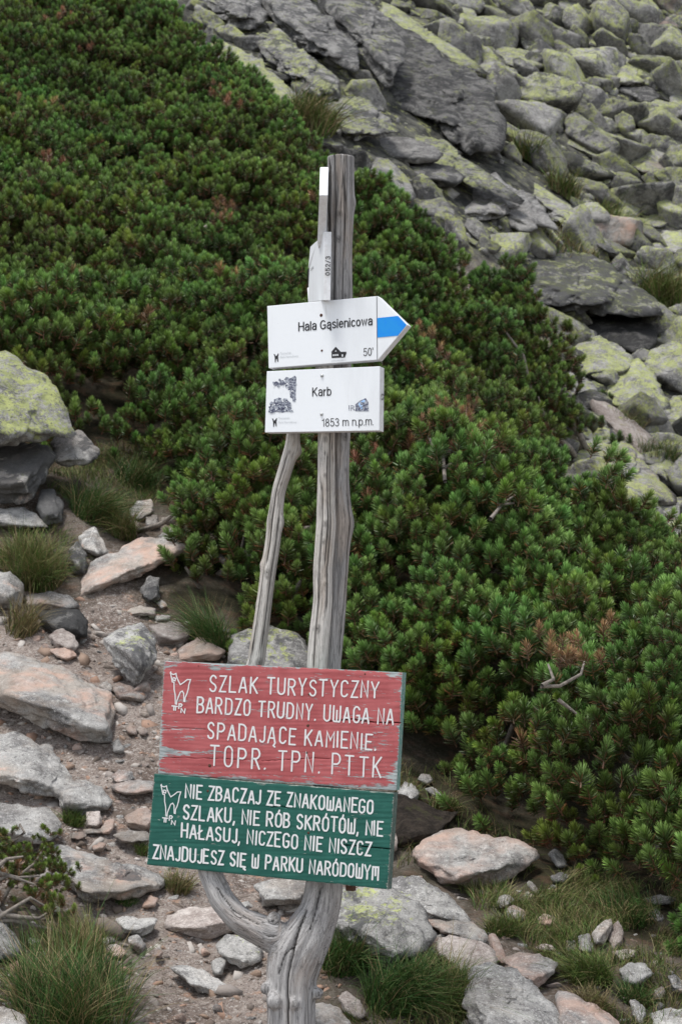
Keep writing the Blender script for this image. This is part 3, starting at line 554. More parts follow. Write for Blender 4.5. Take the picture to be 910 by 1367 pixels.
# shared shapes for the scree
LOWS = []
def rand_shape(i):
    rr = np.random.default_rng(100+i); ex = np.array([1., rr.uniform(.55, .9), rr.uniform(.4, .75)]); pl = []
    for k in range(rr.integers(8, 12)):
        n = rr.normal(size=3)/ex; n /= np.linalg.norm(n); pl.append((n, np.linalg.norm(n*ex)*rr.uniform(.48, .82)))
    for s in (1, -1):
        for a in range(3):
            n = np.zeros(3); n[a] = s; pl.append((n, ex[a]*.95))
    V, Fc = shape(pl, ex, 4, 48., i+5, .035, .03); LOWS.append(shape(pl, ex, 2, 30., i+5, .05)); return mesh_np('scree_boulder', V, Fc, ROCK), ex
SH = [rand_shape(i) for i in range(22)]
def short(k):
    return ['black-stained bedrock face','mottled bedrock slope','long rounded ledge stone','dark tucked block','angular boulder by the post','broad grey slab','small lichened blocks','massive cracked slab','black shaded block','lichened dome boulder','bright yellow-green slab','grey tilted slab','long descending slab','small round yellow boulder','hollow-faced boulder','long lichen-patched slab','domed boulder at the right edge','flat grey edge slab','lowest edge slab','top-edge outcrop','long diagonal slab','pale diagonal slab','blocky yellow bedrock','dark top-edge slab','smooth pale boulder','dark-fronted wedge','speckled bedrock by the post','yellow bedrock rim','striated bedrock ramp','cube-shaped lichen block','dark triangular block','broad top-edge boulder','left leaning slab','right leaning slab','wide low boulder','rounded yellow-topped boulder','split grey boulder','sharp jutting slab','long lichen slab','reddish-patched boulder','yellowish round boulder','smooth greenish boulder','large domed boulder','pale leaning boulder','egg-shaped boulder','flat-topped boulder','tall edge boulder','reddish corner block','white-flecked rock','lichened upright boulder','lichen-capped block'][k]
used = set()
def direction(du, dv):
    a = math.degrees(math.atan2(-dv, du)) % 360
    return ['right of', 'upper right of', 'above', 'upper left of', 'left of', 'lower left of', 'below', 'lower right of'][int((a+22.5)//45) % 8]
def scree():
    rr = np.random.default_rng(21); placed = []
    cand = []
    for k in range(14000):
        u = rr.uniform(215, 960); v = rr.uniform(-60, 730)
        if not inpoly(np.array(u), np.array(v), SCREEPX): continue
        cand.append((u, v))
    sizes = sorted(np.clip(rr.lognormal(math.log(21), .55, len(cand)), 8, 72), reverse=True)
    n = 0; nb = 0; SV, SF, soff = [], [], 0
    for (u, v), s in zip(cand, sizes):
        if u < 640 and v > -10 and s > 16 and not (u > 560 and v < 70): s *= .6
        inside = False
        for cu, cv, poly, t in KEYB:
            if inpoly(np.array(u), np.array(v), poly): inside = True; break
        if inside: continue
        if any((u-a)**2+((v-b)*1.15)**2 < (.50*(s+c)*.5)**2 for a, b, c in placed): continue
        placed.append((u, v, s))
        if n >= 300:
            if s > 30: continue
            p = hit(u, v+s*.2); r = s/ppm(p[1])*.62; V0, F0 = LOWS[rr.integers(len(LOWS))]
            A = np.array(Matrix.Rotation(rr.normal(.25, .4), 3, 'X') @ Matrix.Rotation(rr.normal(.5, .4), 3, 'Y') @ Matrix.Rotation(rr.uniform(-.8, .8), 3, 'Z'))
            V = V0@A.T*r+p+[0, r*.1, r*.15]; SV.append(V); SF.append(F0+soff); soff += len(V0); nb += 1; continue
        p = hit(u, v+s*.25); Y = p[1]; r = s/ppm(Y)*.5*1.5
        i = rr.integers(len(SH)); me, ex = SH[i]
        o = link('scree_boulder', me); sc = r*np.array([1.05, 1, 1])
        o.scale = sc; yaw = rr.uniform(-.6, .6)+(math.pi if rr.random() < .5 else 0); tilt = rr.normal(.5, .3)   # long axis dips to the right
        o.rotation_euler = (rr.normal(.25, .4), tilt if abs(yaw) < 1.5 else -tilt, yaw)
        o.location = (p[0], p[1]+r*.05, p[2]+r*.34)
        L = float(np.clip(rr.normal(.93, .12), .4, 1.08)); D = float(np.clip(rr.normal(.46, .18), 0, .9)); pk = float(rr.random() < .03)*.6; tn = float(rr.uniform(.55, 1.0))
        o.color = (L, D, pk, tn)
        ds = sorted(((u-c[0])**2+(v-c[1])**2, k) for k, c in enumerate(KEYB))
        size = 'large' if s > 38 else 'medium' if s > 24 else 'small' if s > 16 else 'tiny'
        lc = 'reddish' if pk else 'yellow-lichened' if L > 1.0 else 'lichen-spotted' if L > .84 else 'mostly bare grey'
        dk = ' dark' if tn < .75 else ' pale' if tn > .97 else ''
        shp = 'flat' if ex[2] < .5 else 'blocky' if ex[1] > .75 else 'oblong'
        lab = None
        for q in range(8):
            k = ds[q][1]; t_ = f"{size}{dk} {lc} {shp} scree boulder {direction(u-KEYB[k][0], v-KEYB[k][1])} the {short(k)}"
            if t_ not in used and len(t_.split()) <= 16: lab = t_; break
        used.add(lab or t_); tag(o, lab or t_, 'boulder', 'boulders of the scree slope'); n += 1
        if nb >= 1300: break
    o = link('scree_rubble', mesh_np('scree_rubble', np.vstack(SV), np.vstack(SF), ROCK)); o.color = (.9, .5, 0, .85)
    tag(o, 'smaller lichened stones packed between the scree boulders', None, None, 'stuff')
    # chips filling the gaps
    Vs, Fs, off = [], [], 0
    for k in range(1500):
        u = rr.uniform(230, 930); v = rr.uniform(-20, 720)
        if not inpoly(np.array(u), np.array(v), SCREEPX): continue
        p = hit(u, v); s = rr.uniform(3, 9)/ppm(p[1]); V0, F0 = LOWS[rr.integers(len(LOWS))]
        A = np.linalg.qr(rr.normal(size=(3, 3)))[0]; V = (V0*s)@A+p+[0, 0, s*.25]
        Vs.append(V); Fs.append(F0+off); off += len(V)
    me = mesh_np('rubble', np.vstack(Vs), np.vstack(Fs), ROCK); o = link('rubble', me); o.color = (.8, .5, 0, .75)
    tag(o, 'fine grey and yellow rubble between the scree boulders', None, None, 'stuff')
    return n
NSCREE = scree(); print('scree', NSCREE)

# ------------------------------------------------------------------ path gravel and loose stones
PATHPX = [(-60,830),(60,800),(110,800),(215,820),(330,850),(340,900),(340,1200),(470,1240),(480,1400),(-60,1400)]
LOW = [(520,1150),(620,1190),(760,1180),(960,1230),(960,1400),(480,1400)]
def gravel():
    rr = np.random.default_rng(5); D3, F3 = ico(1); Vs, Fs, Cs, off = [], [], [], 0
    def add(u, v, s, k):
        nonlocal off
        p = hit(u, v); s = s/ppm(p[1]); A = np.linalg.qr(rr.normal(size=(3, 3)))[0]
        n = rr.uniform(.55, 1.15, len(D3)); V = (np.clip(D3*1.25, -.8, .8)*n[:, None]*s*np.array([1.25, .9, .55]))@A; V[:, 2] *= .8
        Vs.append(V+p+[0, 0, s*.12]); Fs.append(F3+off); off += len(D3)
        c = [(.30,.27,.25), (.42,.39,.36), (.20,.17,.15), (.36,.24,.18), (.30,.22,.17), (.5,.47,.44), (.16,.13,.11)][rr.integers(7)]
        Cs.append(np.tile([*c, 1], (len(D3), 1)))
    k = 0
    while k < 8500:
        u = rr.uniform(-30, 480); v = 800+600*rr.random()
        if inpoly(np.array(u), np.array(v), PATHPX): add(u, v, rr.lognormal(math.log(2.6), .65), k); k += 1
    for k in range(1500):
        u = rr.uniform(-30, 480); v = 800+600*rr.random()
        if inpoly(np.array(u), np.array(v), PATHPX) and noise(np.array([u*.012, v*.012, 4.])) > -.15: add(u, v, rr.uniform(3., 5.2), k)
    for k in range(500):
        u = rr.uniform(520, 930); v = rr.uniform(1150, 1400)
        if inpoly(np.array(u), np.array(v), LOW) and rr.random() < .7: add(u, v, rr.lognormal(math.log(2.0), .5), k)
    g = NG('gravel_stone', .9); p = g.pos(); c = g.mix(.4, g.at('Col', 'Color'), g.mix(g.noise(p, 160, 4, .7), (.1, .09, .08), (.55, .5, .46)), 'OVERLAY')
    m = g.out(c, g.bump(g.noise(p, 200, 4, .7), .5, .003))
    me = mesh_np('gravel', np.vstack(Vs), np.vstack(Fs), m, False); attr(me, 'Col', 'FLOAT_COLOR', np.vstack(Cs))
    tag(link('gravel', me), 'fine brown and grey gravel strewn over the footpath', None, None, 'stuff')
gravel()
FGC = [(np.mean([p[0] for p in f[2]]), np.mean([p[1] for p in f[2]]), f[1]) for f in FG]
FGSHORT = ['lichen boulder','pink-grey block','wedge-shaped rock','mottled small rock','low rounded rock','cream angular stone','dark wedged rock','big tilted slab','rounded edge rock','flat ledge rock','dark mossy rock','blue-grey spotted block','orange triangular stone','flat lichened rock','rock between the poles','large flat-topped block','second big slab','smooth pale slab','layered undercut block','wide mottled slab','dark edge boulder','pale corner stone','dark stone by the tussock','pale wedge stone','flat pale path stone']
def loose():
    rr = np.random.default_rng(8); meshes = []
    for i in range(14):
        r2 = np.random.default_rng(300+i); ex = np.array([1., r2.uniform(.55, .9), r2.uniform(.3, .6)]); pl = []
        for k in range(r2.integers(7, 10)):
            n = r2.normal(size=3)/ex; n /= np.linalg.norm(n); pl.append((n, np.linalg.norm(n*ex)*r2.uniform(.48, .82)))
        for s in (1, -1):
            for a in range(3):
                n = np.zeros(3); n[a] = s; pl.append((n, ex[a]*.95))
        V, Fc = shape(pl, ex, 3, 48., i+50, .04); meshes.append((mesh_np('loose_stone', V, Fc, ROCK), ex))
    n = 0; pl = []; tries = 0
    while n < 330 and tries < 6000:
        tries += 1
        if n < 220: u = rr.uniform(0, 470); v = rr.uniform(815, 1367); ok = inpoly(np.array(u), np.array(v), PATHPX)
        else: u = rr.uniform(540, 910); v = rr.uniform(1160, 1367); ok = inpoly(np.array(u), np.array(v), LOW)
        s = float(np.clip(rr.lognormal(math.log(11.), .5), 5, 36))
        if not ok or any(inpoly(np.array(u), np.array(v), f[2]) for f in FG): continue
        if any((u-a)**2+(v-b)**2 < (.42*(s+c))**2 for a, b, c in pl): continue
        pl.append((u, v, s)); p = hit(u, v); r = s/ppm(p[1])*.62; me, ex = meshes[rr.integers(14)]
        o = link('loose_stone', me); o.scale = (r, r, r); o.location = p+[0, 0, r*.12]; o.rotation_euler = (rr.normal(.15, .3), rr.normal(0, .3), rr.uniform(0, 6.28))
        pk = float(rr.choice([0, .3, .6, 1.])); tn = float(rr.uniform(.85, 1.55)); o.color = (0, float(rr.uniform(0, .3)), pk, tn)
        c1 = 'orange-pink' if pk > .8 else 'pinkish' if pk > .5 else 'tan-grey' if pk > .2 else 'grey'
        c2 = 'pale ' if tn > 1.3 else 'dark ' if tn < 1.0 else ''
        ds = sorted(((u-c[0])**2+(v-c[1])**2, k) for k, c in enumerate(FGC[:25])) if n < 220 else None
        sh = 'flat' if ex[2] < .42 else 'chunky'; sz = 'fist-sized' if s > 11 else 'small' if s > 7.5 else 'tiny'
        if ds:
            for q in range(6):
                k = ds[q][1]; lab = f"{sz} {c2}{c1} {sh} loose stone {direction(u-FGC[k][0], v-FGC[k][1])} the {FGSHORT[k]}"
                if lab not in used: break
            used.add(lab); tag(o, lab, 'stone', 'loose stones on the path')
        else:
            marks = [(630,1150,'pink overhanging rock'),(700,1295,'pink slab'),(730,1230,'five-sided stone'),(800,1250,'upright stones'),(850,1300,'green-grey rounded rock'),(785,1350,'pink flat-topped rock'),(530,1240,'large lichened boulder')]
            ds = sorted(((u-c[0])**2+(v-c[1])**2, k) for k, c in enumerate(marks))
            for q in range(6):
                k = ds[q][1]; lab = f"{sz} {c2}{c1} {sh} loose stone {direction(u-marks[k][0], v-marks[k][1])} the {marks[k][2]}"
                if lab not in used: break
            used.add(lab); tag(o, lab, 'stone', 'loose stones among the grass at the lower right')
        n += 1
    print('loose', n)
loose()

# ------------------------------------------------------------------ pines
def frame_from(d):
    d = d/np.linalg.norm(d); a = np.array([0, 0, 1.]) if abs(d[2]) < .9 else np.array([1., 0, 0]); x = np.cross(a, d); x /= np.linalg.norm(x); return x, np.cross(d, x), d
def shoot(rr, V, Fc, C, base, d, L, nn, nl, pal, droop=0.):
    x, y, z = frame_from(d)
    # stem
    k0 = len(V)
    for t in (0, 1):
        for a in range(3): V.append(base+z*L*t+(x*math.cos(a*2.1)+y*math.sin(a*2.1))*.0028*(1-.3*t)); C.append((.13, .075, .04, 1))
    for a in range(3): b = (a+1) % 3; Fc.append((k0+a, k0+b, k0+3+b)); Fc.append((k0+a, k0+3+b, k0+3+a))
    ga = 2.399
    for i in range(nn):
        f = (i+.5)/nn; s = L*(.12+.88*f**.85); ang = (1.12-.95*f**2.2)+rr.normal(0, .09); az = i*ga+rr.normal(0, .25)
        rad = x*math.cos(az)+y*math.sin(az); nd = z*math.cos(ang)+rad*math.sin(ang); nd[2] -= droop*(1-f)
        l = nl*rr.uniform(.85, 1.1)*(1-.25*f); p0 = base+z*s+rad*.003; tip = p0+nd*l
        sd = np.cross(nd, rad+z*.3+rr.normal(0, .4, 3)); sd /= np.linalg.norm(sd)+1e-9; wd = .0013
        k = len(V); V += [p0-sd*wd, p0+sd*wd, p0+nd*l*.7+sd*wd*.9, tip, p0+nd*l*.7-sd*wd*.9]
        Fc += [(k, k+1, k+2), (k, k+2, k+4), (k+4, k+2, k+3)]
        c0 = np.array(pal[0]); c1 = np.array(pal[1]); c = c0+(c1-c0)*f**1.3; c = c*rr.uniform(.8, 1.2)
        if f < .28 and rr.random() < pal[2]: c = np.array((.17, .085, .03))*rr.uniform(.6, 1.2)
        for e in (.8, .8, 1., 1.12, 1.): C.append((*(c*e), 1))
def spray(seed, nsh, pal, nn=120, nl=.030, rad=.085, L=.055):
    rr = np.random.default_rng(seed); V, Fc, C = [], [], []
    for s in range(nsh):
        if s == 0: r_ = 0.; a = 0.
        else: a = s*2.399+rr.normal(0, .25); r_ = rad*math.sqrt(s/(nsh-1.))*rr.uniform(.85, 1.1)
        d = np.array([math.cos(a)*r_*4.2+rr.normal(0, .12), math.sin(a)*r_*4.2+rr.normal(0, .12), 1]); b = np.array([math.cos(a)*r_, math.sin(a)*r_, -.02-r_*.55+rr.normal(0, .018)])
        shoot(rr, V, Fc, C, b, d, L*rr.uniform(.8, 1.25), nn, nl, pal)
    me = mesh_np('spray', np.array(V), np.array(Fc), NEEDLE, False); attr(me, 'Col', 'FLOAT_COLOR', np.array(C)); return me
PAL_G = ((.024, .036, .008), (.19, .34, .084), .22)  # inner needles darkened to paint shade inside the tuft; new growth is paler
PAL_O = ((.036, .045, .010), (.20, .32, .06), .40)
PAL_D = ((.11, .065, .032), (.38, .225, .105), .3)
def mkcol(name, specs):
    c = bpy.data.collections.new(name)
    for i, s in enumerate(specs): c.objects.link(bpy.data.objects.new('spray_%02d' % i, spray(*s)))
    return c
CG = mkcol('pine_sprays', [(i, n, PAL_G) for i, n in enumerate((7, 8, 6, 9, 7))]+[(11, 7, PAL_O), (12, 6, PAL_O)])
CD = mkcol('dead_sprays', [(31, 3, PAL_D, 60, .036, .06), (32, 2, PAL_D, 60, .038, .05), (33, 4, PAL_D, 56, .034, .07)])
def inst_group(coll):
    g = bpy.data.node_groups.new('scatter_'+coll.name, 'GeometryNodeTree')
    g.interface.new_socket('Geometry', in_out='INPUT', socket_type='NodeSocketGeometry'); g.interface.new_socket('Geometry', in_out='OUTPUT', socket_type='NodeSocketGeometry')
    gi = g.nodes.new('NodeGroupInput'); go = g.nodes.new('NodeGroupOutput'); ip = g.nodes.new('GeometryNodeInstanceOnPoints')
    ci = g.nodes.new('GeometryNodeCollectionInfo'); ci.inputs['Collection'].default_value = coll; ci.inputs['Separate Children'].default_value = True; ci.inputs['Reset Children'].default_value = True
    def na(n, t):
        x = g.nodes.new('GeometryNodeInputNamedAttribute'); x.data_type = t; x.inputs['Name'].default_value = n; return [o for o in x.outputs if o.enabled and o.name == 'Attribute'][0]
    g.links.new(gi.outputs[0], ip.inputs['Points']); g.links.new(ci.outputs[0], ip.inputs['Instance']); ip.inputs['Pick Instance'].default_value = True
    g.links.new(na('vi', 'INT'), ip.inputs['Instance Index']); g.links.new(na('rot', 'FLOAT_VECTOR'), ip.inputs['Rotation']); g.links.new(na('sc', 'FLOAT'), ip.inputs['Scale'])
    g.links.new(ip.outputs[0], go.inputs[0]); return g
GG, GD = inst_group(CG), inst_group(CD)
def scatter(name, pts, dirs, sc, vi, group, parent=None, rr=RNG):
    me = bpy.data.meshes.new(name); me.vertices.add(len(pts)); me.vertices.foreach_set('co', np.asarray(pts, np.float32).ravel())
    d = dirs/np.linalg.norm(dirs, axis=1)[:, None]
    rot = np.array([(Vector(x).to_track_quat('Z', 'Y') @ Matrix.Rotation(a, 3, 'Z').to_quaternion()).to_euler()[:] for x, a in zip(d, rr.uniform(0, 6.28, len(d)))])
    attr(me, 'vi', 'INT', vi); attr(me, 'rot', 'FLOAT_VECTOR', rot); attr(me, 'sc', 'FLOAT', sc)
    attr(me, 'rnd', 'FLOAT', np.clip(.5+.22*rr.normal(size=len(d))+.35*noise(pts*1.6), 0, 1)); attr(me, 'rnd2', 'FLOAT', np.clip(.5+.2*rr.normal(size=len(d))+.5*noise(pts*.9+7), 0, 1))
    o = link(name, me, parent); m = o.modifiers.new('scatter', 'NODES'); m.node_group = group; return o
def limb(name, parent, pts, rad, seg=6):
    V, Fc = [], []; tube(V, Fc, pts, rad, seg); link(name, mesh_np(name, np.array(V), Fc, BARK), parent)
def tube(V, Fc, pts, rad, seg=6):
    pts = np.asarray(pts, float); n = len(pts); k0 = len(V); r = np.asarray(rad, float)*np.ones(n)
    for i in range(n):
        d = pts[min(i+1, n-1)]-pts[max(i-1, 0)]; x, y, z = frame_from(d)
        for a in range(seg): t = 2*math.pi*a/seg; V.append(pts[i]+(x*math.cos(t)+y*math.sin(t))*r[i])
    for i in range(n-1):
        for a in range(seg): b = (a+1) % seg; Fc.append((k0+i*seg+a, k0+i*seg+b, k0+(i+1)*seg+b, k0+(i+1)*seg+a))
def canopy(x, y, poly, H, edge, seed, lobe=1.3):
    d = polydist(x, y, poly); e = np.sqrt(np.clip(1-(1-np.clip(d/edge, 0, 1))**2, 0, 1))
    lob = fbm(xy3(x*lobe, y*lobe, seed), 3, 2.2, .5)
    return H*(.12+.88*e)*np.clip(1+.42*lob, .68, 2)+e*(.17*noise(xy3(x*2.4, y*2.4, seed+14.))+.05*noise(xy3(x*6, y*6, seed+4.)))
def pine(name, label, wp, H, edge, dens, seed, stuff=False, group=None, holes=(), cat='dwarf pine', layers=((0., 1.), (.11, .75), (.24, .6)), dead=.012, lobe=1.3, frame=True, smin=.8, smax=1.35, tone=0.):
    rr = np.random.default_rng(seed); xs = [p[0] for p in wp]; ys = [p[1] for p in wp]
    A = (max(xs)-min(xs))*(max(ys)-min(ys)); c = (sum(xs)/len(xs), sum(ys)/len(ys)); c3 = np.array([c[0], c[1], float(T(c[0], c[1]))])
    PTS, DR = [], []
    for dz, f in layers:
        n = int(A*dens*f); x = rr.uniform(min(xs), max(xs), n); y = rr.uniform(min(ys), max(ys), n); k = inpoly(x, y, wp)
        x, y = x[k], y[k]; h = canopy(x, y, wp, H, edge, seed, lobe); e = .05
        z = T(x, y)+h; zx = T(x+e, y)+canopy(x+e, y, wp, H, edge, seed, lobe); zy = T(x, y+e)+canopy(x, y+e, wp, H, edge, seed, lobe)
        nrm = np.stack([-(zx-z)/e, -(zy-z)/e, np.ones_like(z)], 1); nl = np.linalg.norm(nrm, axis=1); nrm /= nl[:, None]
        rep = np.clip(nl, 1, 3); more = rr.random(len(x)) < (rep-1)/2                                       # steep skirts need more sprays
        p = np.stack([x, y, z], 1)-nrm*(dz+rr.uniform(-.05, .10, len(x)))[:, None]
        q = p[more]+np.stack([rr.normal(0, .03, more.sum()), rr.normal(0, .03, more.sum()), -rr.uniform(0, .22, more.sum())], 1)
        P3 = np.vstack([p, q]); N3 = np.vstack([nrm, nrm[more]])
        ok = P3[:, 2] > T(P3[:, 0], P3[:, 1])+.0; P3, N3 = P3[ok], N3[ok]
        PTS.append(P3); DR.append(N3*.5+np.array([0, -.05, .85])+rr.normal(0, .16, P3.shape))
    PTS = np.vstack(PTS); DR = np.vstack(DR)
    if frame:
        u, v = project(PTS); ok = (u > -480) & (u < 1080) & (v > -90) & (v < 1460); PTS, DR = PTS[ok], DR[ok]
    for hu, hv, hr in holes:
        u, v = project(PTS); ok = ((u-hu)**2+(v-hv)**2 > hr*hr); PTS, DR = PTS[ok], DR[ok]
    dd = rr.random(len(PTS)) < dead*np.clip(1+4*noise(PTS*1.1+3), .1, 4)
    base = None
    if not stuff: base = empty(name, c3, label, cat, group)
    def mk(nm, sel, grp, nv, par):
        o = scatter(nm, PTS[sel]-(c3 if par else 0), DR[sel], rr.uniform(smin, smax, sel.sum()), (np.where(rr.random(sel.sum()) < .22, rr.integers(5, 7, sel.sum()), rr.integers(0, 5, sel.sum())) if nv == 7 else rr.integers(0, nv, sel.sum())), grp, par, rr)
        if tone:
            a_ = np.zeros(int(sel.sum()), np.float32); o.data.attributes['rnd'].data.foreach_get('value', a_); o.data.attributes['rnd'].data.foreach_set('value', np.clip(a_+tone, 0, 1))
        return o
    if stuff:
        o = mk(name, ~dd, GG, 7, None); tag(o, label, None, None, 'stuff')
        o2 = mk('dead_pine_shoots', dd, GD, 3, None); tag(o2, 'scattered orange-brown dead shoots in the dwarf pine thicket', None, None, 'stuff')
    else:
        o = mk('foliage', ~dd, GG, 7, base); o['kind'] = 'stuff'; o2 = mk('dead_shoots', dd, GD, 3, base); o2['kind'] = 'stuff'
        V, Fc = [], []
        for k in range(26):                                                         # limbs running under the foliage
            i = rr.integers(len(PTS)); t = PTS[i]-c3-np.array([0, 0, .1]); s = t+np.array([rr.normal(0, .12), .25, -.3]); s[2] = float(T(s[0]+c3[0], s[1]+c3[1]))-c3[2]
            m = (s+t)/2+rr.normal(0, .07, 3); limb('branch', base, [s, (s+m)/2+rr.normal(0, .03, 3), m, (m+t)/2+rr.normal(0, .03, 3), t], [.02, .017, .014, .01, .005])
    print(name, len(PTS)); return base
DEN = 80
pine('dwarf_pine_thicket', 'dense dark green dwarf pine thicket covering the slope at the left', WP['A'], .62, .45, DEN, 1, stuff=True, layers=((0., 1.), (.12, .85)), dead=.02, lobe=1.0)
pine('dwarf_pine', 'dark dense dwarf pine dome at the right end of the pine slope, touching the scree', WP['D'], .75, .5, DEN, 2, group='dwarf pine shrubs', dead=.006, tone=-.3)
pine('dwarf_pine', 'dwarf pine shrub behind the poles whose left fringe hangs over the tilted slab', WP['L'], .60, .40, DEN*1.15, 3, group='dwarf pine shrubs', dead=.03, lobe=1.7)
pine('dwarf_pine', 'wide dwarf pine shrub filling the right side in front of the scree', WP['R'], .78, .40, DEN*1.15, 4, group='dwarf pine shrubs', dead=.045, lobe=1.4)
# bare twigs and single dead sprays that show in the front shrub
def twigs():
    base = empty('dead_branch', hit(690, 890, .6), 'bare grey twigs with orange dead needles sticking out of the right pine shrub', 'branch'); c = np.array(base.location)
    V, Fc = [], []
    for path in [[(722,915),(750,912),(775,898),(782,885)],[(722,915),(735,905),(738,880)],[(745,935),(768,942)]]:
        limb('twig', base, [hit(a, b, .90)-c+RNG.normal(0, .008, 3) for a, b in path], np.linspace(.006, .003, len(path)), 5)
    pts = np.array([hit(a, b, .98)-c for a, b in [(720,850),(782,880),(765,862),(735,872),(750,868)]])
    scatter('dead_needles', pts, RNG.normal(0, .3, (5, 3))+[0, -.2, 1], np.full(5, .7), np.array([0, 1, 2, 1, 0]), GD, base)['kind'] = 'stuff'
    base = empty('dead_branch', hit(595, 590, .5), 'upright bare twigs with two rust-orange tufts right of the white signs', 'branch'); c = np.array(base.location)
    V, Fc = [], []
    for path in [[(592,640),(590,600),(586,560),(587,545)],[(590,615),(575,590),(560,572)],[(592,610),(612,592),(622,560),(624,545)],[(592,625),(615,612),(628,604)],[(660,690),(672,668),(690,662)],[(664,676),(684,672)],[(645,640),(650,620),(640,590)]]:
        limb('twig', base, [hit(a, b, .90)-c+RNG.normal(0, .008, 3) for a, b in path], np.linspace(.008, .0035, len(path)), 5)
    pts = np.array([hit(a, b, .98)-c for a, b in [(587,540),(582,552),(624,540),(618,552),(574,560)]])
    scatter('dead_needles', pts, RNG.normal(0, .3, (5, 3))+[0, -.2, 1], np.full(5, .7), np.array([0, 1, 2, 1, 0]), GD, base)['kind'] = 'stuff'
    base = empty('dead_branch', hit(297, 285, .62), 'bright rust-brown dead branch end in the pine thicket upper left of the post', 'branch'); c = np.array(base.location)
    limb('twig', base, [hit(a, b, .6)-c for a, b in [(272,305),(285,295),(297,285)]], [.01, .008, .005], 5)
    pts = np.array([hit(a, b, .72)-c for a, b in [(290,280),(302,278),(296,270),(306,292),(286,292)]])
    scatter('dead_needles', pts, RNG.normal(0, .3, (5, 3))+[0, -.2, 1], np.full(5, .8), np.array([0, 1, 2, 1, 0]), GD, base)['kind'] = 'stuff'
twigs()
def sprawling():
    c = hit(20, 1240); base = empty('sprawling_pine', c, 'low sprawling pine with bare twisting grey branches at the lower left edge', 'dwarf pine')
    Yb = 5.75; V, Fc = [], []; rr = np.random.default_rng(44)
    for path in [[(-40,1235),(0,1205),(20,1175),(45,1150),(60,1130)],[(-40,1250),(10,1215),(40,1200),(62,1213)],[(-20,1230),(20,1235),(60,1240),(97,1247)],[(-20,1215),(25,1225),(55,1228),(70,1215)],
                 [(-20,1175),(10,1150),(30,1148)],[(-20,1190),(15,1168),(48,1178)],[(0,1210),(30,1262),(42,1268),(55,1268)],[(5,1130),(20,1125),(27,1110),(26,1100)],[(-20,1150),(5,1160),(30,1170),(50,1168)]]:
        ds = rr.uniform(-.02, .16); limb('branch', base, [P(a, b, Yb-ds+.01*k)-c+rr.normal(0, .006, 3) for k, (a, b) in enumerate(path)], np.linspace(.009, .003, len(path)), 6)
    q = []
    for (a, b, n, r) in [(55,1145,10,18),(30,1150,6,14),(75,1165,9,14),(60,1180,7,14),(10,1135,7,18),(12,1170,5,14),(80,1205,3,8),(90,1232,2,5),(40,1185,4,14),(0,1120,5,12),(60,1120,2,8)]:
        for k in range(max(2, int(n*.62))): q.append(P(a+rr.normal(0, r*.5), b+rr.normal(0, r*.45), Yb+rr.uniform(-.08, .15)))
    q = np.array(q)-c; o = scatter('foliage', q, rr.normal(0, .5, q.shape)+[.1, -.2, .9], rr.uniform(.32, .5, len(q)), rr.integers(5, 7, len(q)), GG, base); o['kind'] = 'stuff'
    q2 = np.array([P(2, 1178, Yb), P(8, 1172, Yb), P(50, 1190, Yb), P(20, 1160, Yb)])-c; scatter('dead_shoots', q2, rr.normal(0, .4, q2.shape)+[0, -.2, .8], np.full(4, .6), np.array([0, 1, 2, 0]), GD, base)['kind'] = 'stuff'
sprawling()

# ------------------------------------------------------------------ grass
PALG = [(.10, .155, .034), (.07, .12, .028), (.14, .165, .045)]; PALS = [(.26, .20, .10), (.20, .17, .08), (.13, .10, .05)]
def blades(rr, base_pts, L, straw, lean=(0, 0), w=.0016, curl=1., seg=5, grn=PALG):
    n = len(base_pts); az = rr.uniform(0, 6.283, n); out = rr.uniform(.0, .42, n); l = L*rr.uniform(.55, 1.15, n)
    d0 = np.stack([np.cos(az)*out+lean[0]*.4, np.sin(az)*out+lean[1]*.4, np.ones(n)], 1); d0 /= np.linalg.norm(d0, axis=1)[:, None]
    g = np.stack([np.cos(az)*.35+lean[0], np.sin(az)*.35+lean[1], -.55*np.ones(n)], 1)*curl*rr.uniform(.5, 1.3, n)[:, None]
    wv = np.stack([noise(base_pts*9+11), noise(base_pts*9+31), np.zeros(n)], 1); d0 = d0+wv*.4+rr.normal(0, .12, (n, 3)); g = g+wv*.6+rr.normal(0, .15, (n, 3))
    side = np.stack([-np.sin(az), np.cos(az), np.zeros(n)], 1); side = side+rr.normal(0, .4, (n, 3)); side /= np.linalg.norm(side, axis=1)[:, None]
    V = []; C = []
    st = rr.random(n) < straw; ci = rr.integers(0, 3, n); col = np.where(st[:, None], np.array(PALS)[ci], np.array(grn)[ci])*rr.uniform(.7, 1.3, n)[:, None]
    for k in range(seg):
        t = k/(seg-1); p = base_pts+(d0*t+g*t*t*.8)*l[:, None]; ww = w*(1-t*.92)
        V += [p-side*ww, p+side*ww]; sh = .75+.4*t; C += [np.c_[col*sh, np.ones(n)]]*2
    V = np.stack(V, 1).reshape(-1, 3); C = np.stack(C, 1).reshape(-1, 4)
    f = np.array([[2*k, 2*k+1, 2*k+3, 2*k+2] for k in range(seg-1)]); Fq = (f[None]+(np.arange(n)*2*seg)[:, None, None]).reshape(-1, 4)
    return V, Fq, C
